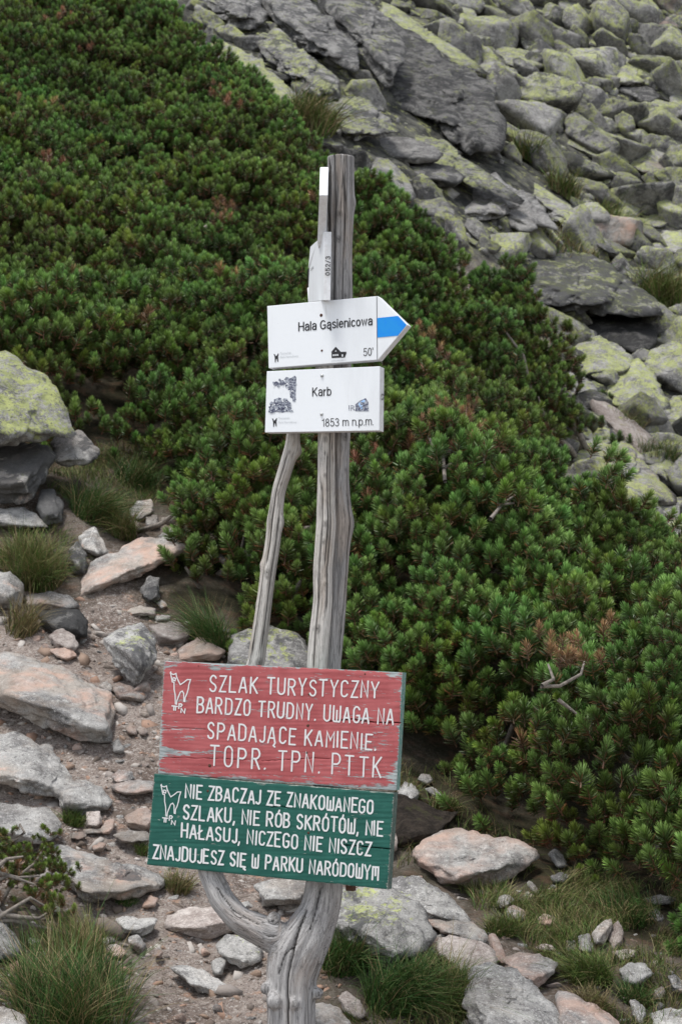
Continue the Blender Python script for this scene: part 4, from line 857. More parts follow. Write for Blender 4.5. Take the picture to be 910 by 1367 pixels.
def tussock(label, u, v, wpx, hpx, n, straw, lean=(0, 0), curl=1., seed=0, group=None, w=.0016, off=0., grn=PALG):
    rr = np.random.default_rng(seed+500); c = hit(u, v); s = ppm(c[1]); r = wpx/s*.30
    c = c-raydir(u, v)*off*1.2; a = rr.uniform(0, 6.283, n); q = np.sqrt(rr.random(n))*r; x = c[0]+np.cos(a)*q; y = c[1]+np.sin(a)*q*.8
    b = np.stack([x, y, (T(x, y)-.01 if not off else c[2]+(T(x, y)-T(c[0], c[1]))-.05)], 1)-c
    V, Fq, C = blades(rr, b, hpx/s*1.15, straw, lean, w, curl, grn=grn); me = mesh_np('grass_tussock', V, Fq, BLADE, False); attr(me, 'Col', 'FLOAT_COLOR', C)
    o = link('grass_tussock', me, loc=c); tag(o, label, 'grass', group or 'grass tussocks'); return o
DKG = [(.045, .105, .022), (.034, .080, .018), (.07, .12, .028)]
TS = [
 ('big soft grass tussock in the bottom left corner',95,1385,200,135,3600,.34,(.05,0),.8,DKG),
 ('feathery straw-tipped grass rising behind the bottom left tussock',105,1300,110,75,900,.55,(.05,0),.5,PALG),
 ('drooping dark green grass clump right of the trunk',455,1300,90,70,1300,.18,(.25,-.1),1.1,DKG),
 ('long-bladed bright green grass clump under the large lichened boulder',530,1345,130,80,2300,.12,(.45,-.15),1.3,DKG),
 ('brown-tipped grass clump beneath the layered white-grey rock',600,1345,100,75,1700,.40,(.3,-.1),1.2,PALG),
 ('dark grass blades hanging under the lichened boulder rim',575,1300,60,40,500,.35,(.3,-.2),1.2,DKG),
 ('wide green and straw tussock at the left edge above the ledge rock',45,776,130,62,3200,.42,(.1,-.1),1.1,PALG),
 ('tall arching grass in the shade below the wedge-shaped rock',125,690,100,60,1500,.30,(.35,-.1),1.2,DKG),
 ('arching straw grass above the cream angular stone',165,718,60,55,800,.50,(-.1,-.2),1.2,PALG),
 ('dark grass in the hollow under the pine thicket',185,650,100,45,900,.25,(.2,-.1),1.,DKG),
 ('dry straw tuft hanging beside the dark mossy rock',30,850,70,55,420,.85,(.35,-.1),.9,PALG),
 ('small bright green tuft between the second slab and the step stones',97,1105,45,26,420,.05,(.1,-.1),1.,PALG),
 ('tiny green tuft beside the left edge of the green board',190,1142,30,22,240,.1,(0,-.1),1.,PALG),
 ('rust-brown dry tuft peeking out under the lower left of the green board',238,1190,55,35,420,.75,(.1,-.1),.9,PALG),
 ('green tuft at the lower edge of the wide mottled slab',168,1206,40,18,240,.2,(.1,-.1),1.,DKG),
 ('dark grass blades left of the poles under the pine fringe',285,868,70,75,900,.2,(-.2,-.1),1.,DKG),
 ('green tussock below the upright stones at the lower right',790,1318,90,50,1500,.12,(-.1,-.2),1.1,PALG),
 ('pale dry straw patch above the pink flat-topped rock',790,1350,80,35,900,.9,(.1,-.2),1.,PALG),
 ('green grass right of the orange wedge stone',672,1252,70,35,900,.3,(.1,-.1),1.,PALG),
 ('green tuft between the five-sided stone and the upright stones',755,1262,50,28,500,.2,(0,-.1),1.,PALG),
 ('grass tuft beside the green-grey rounded rock',850,1345,70,35,700,.3,(0,-.1),1.,DKG),
 ('thin grass on the soil bank beside the red board',545,1062,50,30,350,.5,(.1,-.2),1.,PALG),
 ('straggly grass over the top of the soil bank',590,1085,60,35,420,.6,(.2,-.2),1.,PALG),
 ('dark grass at the foot of the right pine shrub',840,1225,140,40,1100,.35,(-.1,-.2),1.,DKG),
 ('reddish-brown tussock in the bedrock left of the post top',413,160,75,34,900,.45,(.2,-.1),.9,PALG),
 ('green tuft on the bedrock, upper of the tufts beside the jutting slab',704,208,40,30,500,.3,(.1,-.1),.9,PALG),
 ('brown-green tuft, lower of the tufts beside the jutting slab',752,252,46,28,500,.4,(.1,-.1),.9,PALG),
 ('grass strip running down beside the large domed boulder',815,300,60,30,700,.3,(.2,-.1),.9,PALG),
 ('bright green grass patch at the right edge above the massive cracked slab',882,398,90,40,1500,.35,(.1,-.1),.9,PALG),
 ('yellow-tipped grass strip below the bright yellow-green slab',832,568,50,26,700,.5,(.2,-.1),.9,PALG),
 ('green grass strip above the domed lichen boulder at the right edge',876,604,60,26,700,.4,(.2,-.1),.9,DKG),
 ('thin yellow-brown grass along the ledge of the massive cracked slab',768,330,100,12,400,.6,(.1,-.1),.9,PALG),
 ('moss-like grass in the diagonal crack near the top edge',408,35,30,18,250,.6,(.1,-.1),.9,PALG),
]
for i, (lb, u, v, wp_, hp, n, st, ln, cu, pg) in enumerate(TS): tussock(lb, u, v, wp_*(1.15 if i < 2 else 1 if i < 24 else 1.5), hp*(.8 if i == 0 else 1 if i < 24 else 1.35), n, st, ln, cu, i, w=(.0023 if i < 2 else .0018) if v > 500 else .005, grn=pg, off=.3 if i >= 24 else 0.)
def cover():
    rr = np.random.default_rng(77); B = []
    for q, n in zip(GRASSY+[[(640,1200),(760,1180),(940,1215),(940,1260),(700,1260)],[(60,640),(150,600),(235,640),(200,690),(100,680)],[(410,145),(440,150),(440,175),(400,170)]], (2200, 1600, 7500, 1800, 1200, 900, 4500, 1800, 200)):
        q3 = [tuple(hit(a, b)[:2]) for a, b in q]; xs = [p[0] for p in q3]; ys = [p[1] for p in q3]
        x = rr.uniform(min(xs), max(xs), n*2); y = rr.uniform(min(ys), max(ys), n*2); k = inpoly(x, y, q3) & (noise(xy3(x*5, y*5, 3.)) > -.12); x, y = x[k], y[k]
        B.append(np.stack([x, y, T(x, y)], 1))
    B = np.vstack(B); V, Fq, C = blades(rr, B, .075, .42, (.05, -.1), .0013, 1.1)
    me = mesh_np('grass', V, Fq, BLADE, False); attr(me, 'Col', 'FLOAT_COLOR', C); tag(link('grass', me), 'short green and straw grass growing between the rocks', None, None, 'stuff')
cover()

# ------------------------------------------------------------------ signpost
def wood_tube(name, px, mat, parent, seg=40, res=.006, knots=(), cracks=(), seed=0, cap=True, org=None, sq=1.0):
    """px: list of (u, v, r_px, Y)"""
    px = np.array(px, float); C = P(px[:, 0], px[:, 1], px[:, 3]); rad = px[:, 2]/ppm(px[:, 3])
    t = np.concatenate([[0], np.cumsum(np.linalg.norm(np.diff(C, axis=0), axis=1))]); n = int(t[-1]/res)+2; tt = np.linspace(0, t[-1], n)
    def sm(a):
        z = np.interp(tt, t, a); k = max(3, int(.05/res)) | 1; zp = np.concatenate([2*z[0]-z[1:k//2+1][::-1], z, 2*z[-1]-z[-k//2:-1][::-1]]); ke = np.hanning(k+2)[1:-1]; ke /= ke.sum(); return np.convolve(zp, ke, 'same')[k//2:k//2+n]
    ctr = np.stack([sm(C[:, i]) for i in range(3)], 1); rr_ = sm(rad)
    vu = px[:, 1]; vtt = np.interp(tt, t, vu)
    th = np.linspace(0, 2*math.pi, seg, endpoint=False); TH, TT = np.meshgrid(th, tt)
    R0 = rr_[:, None]*np.ones_like(TH)
    cs = np.stack([np.cos(TH), np.sin(TH), TT], -1)
    f = 1+.12*noise(cs*np.array([1.1, 1.1, 6])+seed)+.08*noise(cs*np.array([4, 4, 4])+seed+9)+.05*noise(cs*np.array([11, 11, 4])+seed+3)
    knot = np.zeros_like(TH)
    for (kv, ka, kr, kh, kd) in knots:                       # photo v, angle (0 = right, -90 = facing camera), radius px, height factor, darkness
        k0 = np.interp(kv, vtt[::1] if vtt[0] < vtt[-1] else vtt[::-1], tt if vtt[0] < vtt[-1] else tt[::-1]); da = (TH-R(ka)+math.pi) % (2*math.pi)-math.pi
        r = 1.6*kr/ppm(5.05); dist = np.hypot(da*rr_[:, None], (TT-k0)*.75)/r
        f = f+kh*np.exp(-dist**2); knot = np.maximum(knot, kd*np.clip(1.4-dist*1.5, 0, 1)*(0.7+.3*np.cos(dist*9)))
    for (ca, cw, cd, v0, v1) in cracks:
        ang = R(ca)+.10*noise(np.stack([TT*3, TT*0, TT*0+seed], -1)); da = ((TH-ang+math.pi) % (2*math.pi)-math.pi)/1.7
        lo, hi = min(v0, v1), max(v0, v1); on = np.clip((vtt-lo)/12, 0, 1)*np.clip((hi-vtt)/12, 0, 1)
        m = np.exp(-(da/cw)**2)*on[:, None]; f = f-cd*1.7*m; knot = np.maximum(knot, np.clip(m*1.4-.35, 0, 1))
    RR = R0*f
    # frame fixed: x = right, y = away from the camera (angle 0 = right, 90 = back)
    d = np.gradient(ctr, axis=0); d /= np.linalg.norm(d, axis=1)[:, None]; bx = np.array([1., 0, 0])-d*d[:, :1]; bx /= np.linalg.norm(bx, axis=1)[:, None]; by = np.cross(bx, d)
    s = np.sign(by[len(by)//2, 1]); by = by*(s if s else 1)
    V = ctr[:, None, :]+RR[..., None]*(np.cos(TH)[..., None]*bx[:, None, :]+np.sin(TH)[..., None]*by[:, None, :])
    gr = np.stack([np.cos(TH)*R0, np.sin(TH)*R0, TT+seed], -1).reshape(-1, 3); Vf = V.reshape(-1, 3); kn = knot.reshape(-1)
    i = np.arange(n*seg).reshape(n, seg); j = np.roll(i, -1, 1); Fq = np.stack([i[:-1], j[:-1], j[1:], i[1:]], -1).reshape(-1, 4)
    faces = Fq.tolist()
    for row, rev in ((0, True), (n-1, False)):
        c0 = len(Vf); Vf = np.vstack([Vf, ctr[row]]); gr = np.vstack([gr, gr[row*seg]*0+[0, 0, tt[row]]]); kn = np.append(kn, .2)
        for a in range(seg):
            b = (a+1) % seg; faces.append([i[row, a], i[row, b], c0] if not rev else [i[row, b], i[row, a], c0])
    if org is not None: Vf = Vf-org
    me = mesh_np(name, Vf, faces, mat); attr(me, 'grain', 'FLOAT_VECTOR', gr); attr(me, 'knot', 'FLOAT', kn)
    return me, ctr, rr_, tt
O_POST = P(388, 1443, 5.10)
post = empty('signpost', O_POST, 'weathered forked tree trunk signpost with three bare poles carrying all the signs', 'signpost')
YP = 5.10
# trunk with the fork: tubes fused by a voxel remesh
trunk_px = [(437,905,20,YP),(440,1000,21,YP),(437,1100,22,YP),(432,1187,24,YP),(427,1215,25,YP),(414,1243,31,YP),(398,1270,36,YP),(389,1300,34,YP),(388,1335,32,YP),(388,1367,31,YP),(387,1410,34,YP),(386,1470,42,YP)]
arm_px = [(286,1000,12,5.17),(274,1050,12,5.17),(270,1110,13,5.17),(280,1164,15,5.16),(297,1203,16,5.14),(321,1228,17,5.12),(348,1241,20,5.11),(378,1256,24,YP),(392,1285,20,YP)]
m1, c1, r1, t1 = wood_tube('trunk', trunk_px, WOOD_STUMP, None, 48, .008, seed=1)
m2, c2, r2, t2 = wood_tube('trunk', arm_px, WOOD_STUMP, None, 40, .008, seed=2)
def knob(u, v, r, Y):
    D, Fc = ico(3); return P(u, v, Y)+D*r/ppm(Y), Fc
Vs, Fs, off = [], [], 0
for me in (m1, m2):
    a = np.zeros(len(me.vertices)*3, np.float32); me.vertices.foreach_get('co', a); Vs.append(a.reshape(-1, 3)); Fs += [[x+off for x in p.vertices] for p in me.polygons]; off += len(me.vertices)
for kk in [(356,1319,10,5.07), (424,1326,9,5.08), (393,1340,8,5.045), (366,1336,11,5.05), (366,1226,9,5.085)]:
    V, Fc = knob(*kk); Vs.append(V); Fs += [[x+off for x in f] for f in Fc.tolist()]; off += len(V)
tmp = mesh_np('tmp', np.vstack(Vs), Fs); to = link('tmp', tmp)
rm = to.modifiers.new('r', 'REMESH'); rm.mode = 'VOXEL'; rm.voxel_size = .0042
smo = to.modifiers.new('s', 'SMOOTH'); smo.iterations = 6; smo.factor = .6
dg = bpy.context.evaluated_depsgraph_get(); rmesh = bpy.data.meshes.new_from_object(to.evaluated_get(dg)); bpy.data.objects.remove(to)
a = np.zeros(len(rmesh.vertices)*3, np.float32); rmesh.vertices.foreach_get('co', a); V = a.reshape(-1, 3).astype(float)
def near(ctr, rr_, tt, V):
    best = np.full(len(V), 1e9); idx = np.zeros(len(V), int)
    for i in range(0, len(ctr)):
        d = ((V-ctr[i])**2).sum(1); k = d < best; best[k] = d[k]; idx[k] = i
    return np.sqrt(best)/rr_[idx], idx
d1, i1 = near(c1, r1, t1, V); d2, i2 = near(c2, r2, t2, V)
wgt = 1/(1+np.exp((d2-d1)*12))
g1 = np.c_[V[:, :2]-c1[i1][:, :2], t1[i1]]; rel = V-c2[i2]; dd = np.gradient(c2, axis=0); dd /= np.linalg.norm(dd, axis=1)[:, None]; rel = rel-dd[i2]*(rel*dd[i2]).sum(1)[:, None]
g2 = np.c_[rel[:, 2]+.02, rel[:, 1], -t2[i2]+t1[-1]*.5]
gr = g1*(1-wgt[:, None])+g2*wgt[:, None]
nr = np.zeros(len(V)*3, np.float32); rmesh.vertices.foreach_get('normal', nr); nr = nr.reshape(-1, 3)
h = .0022*noise(gr*np.array([60, 60, 4]))+.0012*noise(gr*np.array([170, 170, 6])+5)+.004*noise(gr*np.array([18, 18, 4])+2)
uu, vv = project(V); kn = np.zeros(len(V))
for (pth, wd, dp) in [([(385,1375),(384,1330),(385,1300),(392,1262),(401,1235),(408,1215)], 1.6, .010), ([(414,1240),(421,1215),(428,1185)], 1.1, .006), ([(395,1260),(380,1275),(372,1300)], 1.0, .004), ([(290,1185),(312,1215),(345,1234)], 1.0, .004)]:
    ctr_ = np.array(pth, float); dmin = np.full(len(V), 1e9)
    for k in range(len(ctr_)-1):
        A, B = ctr_[k], ctr_[k+1]; ab = B-A; tpar = np.clip(((uu-A[0])*ab[0]+(vv-A[1])*ab[1])/(ab@ab), 0, 1); dmin = np.minimum(dmin, np.hypot(uu-A[0]-tpar*ab[0], vv-A[1]-tpar*ab[1]))
    m = np.exp(-(dmin/wd)**2)*(nr[:, 1] < 0); h -= dp*m; kn = np.maximum(kn, np.clip(m*1.3-.2, 0, 1))
for (ku, kv, kr) in [(393,1340,5), (367,1222,5), (369,1265,2.2), (300,1180,2.5), (431,1330,3)]:
    d = np.hypot(uu-ku, vv-kv)/kr; m = (nr[:, 1] < .1); kn = np.maximum(kn, np.where(m, np.clip(1.2-d, 0, 1)*.8*(.6+.4*np.cos(d*8)), 0)); h += np.where(m, -.003*np.exp(-(d*1.5)**2), 0)
V = V+nr*h[:, None]
rmesh.vertices.foreach_set('co', (V-O_POST).astype(np.float32).ravel()); rmesh.materials.clear(); rmesh.materials.append(WOOD_STUMP)
attr(rmesh, 'grain', 'FLOAT_VECTOR', gr); attr(rmesh, 'knot', 'FLOAT', kn); rmesh.polygons.foreach_set('use_smooth', np.ones(len(rmesh.polygons), bool)); rmesh.update()
link('trunk', rmesh, post)
main_px = [(455,210,17.5,YP),(454.5,300,17,YP),(453.5,395,16.5,YP),(453,489,15.5,YP),(453.5,580,14,YP),(452,640,13.5,YP),(454,700,14.5,YP),(451.5,760,14,YP),(449,800,13.5,YP),(444,850,13.5,YP),(441,885,13.5,YP),(440,960,14,YP)]
me, *_ = wood_tube('main_pole', main_px, WOOD_GREY, None, 72, .004, seed=11, org=O_POST,
  knots=[(272,-8,5,.16,.2),(289,-95,3.2,.05,.9),(323,-98,3,.05,.9),(700,-5,8,.22,.15),(585,-60,3.5,.06,.9),(628,-50,2,.03,.8),(240,200,3,.05,.6),(672,-40,3,.04,.5),(398,-60,2,.03,.8),(345,-165,2.5,.03,.8),(300,-170,3,.03,.8)],
  cracks=[(-120,.05,.10,200,420),(-75,.035,.07,230,520),(-40,.03,.05,600,880),(-150,.05,.1,215,330)])
link('main_pole', me, post)
slat_px = [(433,484,12,5.066),(434,520,11.5,5.066),(436,580,11,5.066),(435,640,11.5,5.066),(435.5,700,12.8,5.066),(431,760,12.5,5.066),(431,800,12.5,5.066),(426,850,13,5.066),(424,885,13,5.066),(423,960,14,5.066)]
me, *_ = wood_tube('pale_pole', slat_px, WOOD_PALE, None, 72, .004, seed=13, org=O_POST,
  knots=[(588,-100,3,.05,.9),(636,-95,2.2,.04,.9),(700,-95,3,.08,.95),(724,-100,2.6,.05,.9),(780,-70,2.5,.12,.8),(840,-105,4.2,.07,.95),(606,-100,1.6,0,.7),(655,-80,2,.02,.7),(720,-60,2,.02,.5)],
  cracks=[(-115,.06,.10,640,900),(-80,.05,.08,600,760),(-60,.05,.10,560,820)])
link('pale_pole', me, post)
left_px = [(392,548,8,5.13),(391.5,580,8.5,5.13),(390,596,9.2,5.13),(383,620,9.3,5.13),(372,655,9.6,5.14),(367.5,690,10.3,5.15),(364,725,10,5.155),(358,762,10,5.16),(352,810,10,5.165),(348,840,10.5,5.17),(342,885,11.5,5.18),(320,940,12,5.18),(286,1000,12.5,5.17),(276,1040,12.5,5.17)]
me, *_ = wood_tube('left_pole', left_px, WOOD_PALE, None, 60, .004, seed=17, org=O_POST,
  knots=[(601,-10,4,.55,.35),(605,-100,2,.05,.9),(645,-90,2,.04,.8),(697,-12,5,.28,.2),(698,200,4,.1,.1),(692,-60,2,.04,.8),(764,-95,3,.06,.95),(770,-90,2,.03,.9),(755,185,3,.2,.1),(808,-170,2.6,.1,.8),(882,-70,4,.14,.8),(752,-60,1.6,0,.8)],
  cracks=[(-110,.08,.10,600,760),(-60,.07,.10,680,870),(-130,.07,.1,760,880)])
link('left_pole', me, post)

# ------------------------------------------------------------------ sign boards
TH0 = R(22); SN = np.array([-math.sin(TH0), -math.cos(TH0), 0.])
class Plane:
    def __init__(s, u, v, Y, n=SN): s.p = P(u, v, Y); s.n = n
    def __call__(s, u, v, off=0.):
        d = raydir(u, v); t = ((s.p-CAM)@s.n)/(d@s.n); return CAM+d*np.asarray(t)[..., None]+s.n*np.asarray(off, float)[..., None]
def solid(name, pl, poly, th, mat, matside, parent, org, bev=.0012):
    bm = bmesh.new(); fr = [bm.verts.new(pl(np.array(a, float), np.array(b, float))-org) for a, b in poly]; bk = [bm.verts.new(pl(np.array(a, float), np.array(b, float), -th)-org) for a, b in poly]
    f = bm.faces.new(fr); n = len(fr)
    for i in range(n): bm.faces.new((fr[i], bk[i], bk[(i+1) % n], fr[(i+1) % n])).material_index = 1
    bm.faces.new(bk[::-1]).material_index = 1; bmesh.ops.recalc_face_normals(bm, faces=bm.faces)
    bmesh.ops.bevel(bm, geom=bm.edges[:], offset=bev, segments=2, affect='EDGES', profile=.5)
    me = bpy.data.meshes.new(name); bm.to_mesh(me); bm.free(); me.materials.append(mat); me.materials.append(matside); return link(name, me, parent)
def flat(name, pl, polys, mat, parent, org, off=.0006, step=0.):
    V, Fc = [], []
    for k, poly in enumerate(polys):
        a = np.array(poly, float); q = pl(a[:, 0], a[:, 1], off+k*step)-org; Fc.append(list(range(len(V), len(V)+len(q)))); V += q.tolist()
    return link(name, mesh_np(name, np.array(V), Fc, mat, False), parent)
def text(name, s, pl, u, v, hpx, wpx, du, dv, mat, parent, org, off=.0007, bold=0., right=False, vert=False):
    """s starts at pixel (u,v) of its baseline; hpx cap height, wpx whole width; (du,dv) direction of the baseline"""
    cu = bpy.data.curves.new('t', 'FONT'); cu.body = s; cu.size = 1; cu.resolution_u = 4; cu.offset = bold
    o = bpy.data.objects.new('t', cu); COL.objects.link(o); dg = bpy.context.evaluated_depsgraph_get(); me0 = bpy.data.meshes.new_from_object(o.evaluated_get(dg))
    V = np.array([x.co[:] for x in me0.vertices]); Fc = [list(p.vertices) for p in me0.polygons]; bpy.data.objects.remove(o)
    V[:, 0] -= V[:, 0].min(); W = V[:, 0].max(); ex = np.array([du, dv], float); ex /= np.hypot(*ex); ey = np.array([0, -1.]) if not vert else np.array([ex[1], -ex[0]])
    q = np.array([u, v])+V[:, :1]/W*wpx*ex+V[:, 1:2]/.70*hpx*ey
    me = mesh_np(name, pl(q[:, 0], q[:, 1], off)-org, Fc, mat, False); return link(name, me, parent)
def stud(name, pl, u, v, r, mat, parent, org, h=.0016):
    D, Fc = ico(2); D = D*np.array([1, 1, 1.]); c = pl(np.array(float(u)), np.array(float(v)), 0.)-org; rr_ = r/ppm(5); ax = np.stack([np.array([math.cos(TH0), -math.sin(TH0), 0]), np.array([0, 0, 1.]), SN], 0)
    return link(name, mesh_np(name, (D*np.array([rr_, rr_, h]))@ax+c, Fc, mat), parent)

# -- stroke lettering painted by hand
def arc(cx, cy, rx, ry, a0, a1, n=9): return [(cx+rx*math.cos(R(a0+(a1-a0)*i/(n-1))), cy+ry*math.sin(R(a0+(a1-a0)*i/(n-1)))) for i in range(n)]
W = .5
GL = {
 'A': (W, [[(0,0),(.22,.93),(.28,.93),(.5,0)],[(.08,.30),(.42,.30)]]),
 'B': (.46, [[(0,0),(0,1),(.2,1)]+arc(.22,.77,.2,.23,80,-80)+[(.03,.53)],[(.2,.53)]+arc(.22,.27,.24,.26,80,-90)+[(.03,0)]]),
 'C': (.44, [arc(.23,.76,.21,.24,20,180)+arc(.23,.24,.21,.24,180,340)]),
 'D': (.47, [[(0,0),(0,1),(.15,1)]+arc(.2,.7,.26,.3,80,0)+arc(.2,.3,.26,.3,0,-80)+[(.03,0)]]),
 'E': (.42, [[(.42,1),(0,1),(0,0),(.42,0)],[(.04,.52),(.34,.52)]]),
 'G': (.46, [arc(.23,.76,.22,.24,20,180)+arc(.23,.24,.22,.24,180,350)+[(.45,.45),(.26,.45)]]),
 'H': (.46, [[(0,0),(0,1)],[(.46,0),(.46,1)],[(.03,.5),(.43,.5)]]),
 'I': (.02, [[(0,0),(0,1)]]),
 'J': (.30, [[(.3,1),(.3,.2)]+arc(.14,.16,.16,.16,0,-160)]),
 'K': (.46, [[(0,0),(0,1)],[(.44,1),(.03,.46)],[(.13,.56),(.46,0)]]),
 'L': (.40, [[(0,1),(0,0),(.4,0)]]),
 'Ł': (.40, [[(0,1),(0,0),(.4,0)],[(-.12,.40),(.20,.64)]]),
 'M': (.52, [[(0,0),(0,1),(.26,.45),(.52,1),(.52,0)]]),
 'm': (.50, [[(0,0),(0,1),(.5,1),(.5,0)],[(.25,.97),(.25,.35)]]),
 'N': (.44, [[(0,0),(0,1),(.44,0),(.44,1)]]),
 'O': (.46, [arc(.23,.74,.22,.26,0,180)+arc(.23,.26,.22,.26,180,360)+[(.45,.74)]]),
 'P': (.46, [[(0,0),(0,1),(.2,1)]+arc(.23,.74,.22,.26,80,-80)+[(.03,.48)]]),
 'R': (.46, [[(0,0),(0,1),(.2,1)]+arc(.22,.75,.22,.25,80,-80)+[(.03,.5)],[(.2,.49),(.46,0)]]),
 'S': (.42, [arc(.21,.76,.20,.24,20,200)+[(.1,.56),(.32,.44)]+arc(.21,.24,.20,.24,20,-160)]),
 'T': (.48, [[(0,1),(.48,1)],[(.24,.97),(.24,0)]]),
 'U': (.46, [[(0,1),(0,.24)]+arc(.23,.23,.23,.23,180,360)+[(.46,1)]]),
 'W': (.52, [[(0,1),(0,.1),(.06,0),(.46,0),(.52,.1),(.52,1)],[(.26,.03),(.26,.72)]]),
 'Y': (.48, [[(0,1),(.24,.46),(.48,1)],[(.24,.43),(.24,0)]]),
 'Z': (.42, [[(0,1),(.42,1),(0,0),(.42,0)]]),
 '.': (.02, [[(0,.0),(.015,.035)]]), ',': (.06, [[(.06,.07),(.0,-.16)]]), ' ': (.30, []),
}
GL['Ą'] = (W, GL['A'][1]+[[(.48,-.03),(.40,-.16),(.50,-.24)]]); GL['Ę'] = (.42, GL['E'][1]+[[(.38,-.03),(.30,-.14),(.42,-.22)]]); GL['Ó'] = (.46, GL['O'][1]+[[(.22,1.10),(.27,1.24)]])
GLP = GL
_a = [arc(.24,.53,.20,.21,165,10)+[(.44,.0)], [(.44,.42),(.22,.41)]+arc(.21,.205,.20,.205,100,300)+[(.44,.16)]]
GH = {'H': (.60, [[(0,0),(0,1)],[(.6,0),(.6,1)],[(.02,.52),(.58,.52)]]), 'a': (.46, _a), 'ą': (.46, _a+[[(.46,-.02),(.38,-.13),(.42,-.22),(.50,-.20)]]), 'l': (.02, [[(0,0),(0,1)]]),
 'G': (.64, [arc(.33,.5,.32,.5,48,325,14)+[(.64,.10),(.64,.46),(.36,.46)]]), 's': (.40, [arc(.2,.555,.18,.17,20,200)+[(.1,.43),(.3,.32)]+arc(.2,.185,.19,.18,20,-160)]),
 'i': (.02, [[(0,0),(0,.73)],[(0,.93),(0,1.0)]]), 'e': (.46, [[(.03,.39),(.45,.39)]+arc(.235,.37,.22,.36,10,318,12)]), 'n': (.42, [[(0,0),(0,.73)],[(0,.48)]+arc(.21,.49,.21,.23,150,0)+[(.42,0)]]),
 'c': (.42, [arc(.23,.365,.22,.36,42,318,12)]), 'o': (.46, [arc(.23,.365,.23,.36,0,360,16)]), 'w': (.62, [[(0,.73),(.155,0),(.31,.70),(.465,0),(.62,.73)]]), 'K': (.56, [[(0,0),(0,1)],[(.54,1),(.02,.40)],[(.17,.57),(.57,0)]]),
 'r': (.24, [[(0,0),(0,.73)],[(0,.42),(.07,.62),(.24,.71)]]), 'b': (.45, [[(0,1),(0,0)],arc(.225,.365,.22,.36,175,-175,16)]), '5': (.44, [[(.41,.98),(.09,.98),(.04,.52)]+arc(.22,.32,.22,.32,130,-155,12)]),
 '0': (.44, [arc(.22,.5,.22,.49,0,360,18)]), '1': (.24, [[(.0,.76),(.12,.82),(.2,.99),(.2,0)]]), '8': (.44, [arc(.22,.75,.18,.23,0,360,14),arc(.22,.265,.22,.26,0,360,14)]),
 '3': (.44, [arc(.21,.74,.19,.24,160,-85,10)+arc(.21,.26,.22,.26,85,-160,10)]), '2': (.44, [arc(.21,.73,.2,.25,170,-35,10)+[(.02,.02),(.44,.02)]]), '/': (.30, [[(0,-.04),(.3,1.04)]]), "'": (.04, [[(0,1),(0,.78)]]),
 'm': (.72, [[(0,0),(0,.73)],[(0,.5)]+arc(.18,.5,.18,.22,150,0)+[(.36,0)],[(.36,.5)]+arc(.54,.5,.18,.22,150,0)+[(.72,0)]]), 'p': (.45, [[(0,.73),(0,-.26)],arc(.225,.365,.22,.36,175,-175,16)]),
 '.': (.04, [[(0,.0),(.02,.03)]]), ' ': (.22, [])}
def ribbon(V, Fc, pts, w, off, pl, org):
    a = np.array(pts, float); keep = [0]+[i for i in range(1, len(a)) if np.hypot(*(a[i]-a[i-1])) > .12]; a = a[keep]
    if len(a) < 2: return
    n = len(a); d = np.diff(a, axis=0); d /= np.linalg.norm(d, axis=1)[:, None]; nm = np.stack([-d[:, 1], d[:, 0]], 1)
    L, Rr = [], []
    for i in range(n):
        if i == 0: m = nm[0]; k = 1
        elif i == n-1: m = nm[-1]; k = 1
        else:
            m = nm[i-1]+nm[i]; l = np.hypot(*m); m = m/(l+1e-9); k = min(1/max(l/2, .45), 1.9)
        L.append(a[i]+m*w*k); Rr.append(a[i]-m*w*k)
    c0 = [a[0]+nm[0]*w*math.cos(t)-d[0]*w*math.sin(t) for t in np.linspace(math.pi, 0, 6)[1:-1]]
    c1 = [a[-1]-nm[-1]*w*math.cos(t)+d[-1]*w*math.sin(t) for t in np.linspace(math.pi, 0, 6)[1:-1]]
    for k in range(n-1):
        b = len(V); q = np.array([L[k], L[k+1], Rr[k+1], Rr[k]]); V += (pl(q[:, 0], q[:, 1], off)-org).tolist(); Fc.append([b, b+1, b+2, b+3])
    for cap, e0, e1 in ((c0, Rr[0], L[0]), (c1, L[-1], Rr[-1])):
        q = np.array([e0, *cap, e1]); b = len(V); V += (pl(q[:, 0], q[:, 1], off)-org).tolist(); Fc.append(list(range(b, b+len(q))))
def hand_text(s, pl, u0, v0, u1, v1, cap, mat, parent, org, w=1.45, gap=.26, seed=0, lean=.05, GL=None, jit=1., up=None, name='lettering', off=.0009):
    GL = GL or GLP
    rr = np.random.default_rng(seed); x = 0; pos = []
    for ch in s: pos.append(x); x += GL[ch][0]+(gap if ch != ' ' else .12)
    tot = x-gap; sx = math.hypot(u1-u0, v1-v0)/tot; e = np.array([u1-u0, v1-v0])/math.hypot(u1-u0, v1-v0); up = np.array([lean, -1.]) if up is None else np.array(up)
    V, Fc = [], []; k = 0
    def flush():
        if V: link(name, mesh_np(name, np.array(V), list(Fc), mat, False), parent)
        V.clear(); Fc.clear()
    for ch, p in zip(s, pos):
        if ch == ' ': flush(); continue
        jr = rr.normal(0, .25, 2)*jit; sc = rr.normal(1, .02*jit)
        for st in GL[ch][1]:
            pts = [np.array([u0, v0])+jr+e*(p+x_)*sx+up*y_*cap*sc+rr.normal(0, .10, 2)*jit for x_, y_ in st]
            ribbon(V, Fc, pts, w*(1+.07*jit*rr.uniform(-1, 1)), off+.00006*(k % 4), pl, org); k += 1
    flush()
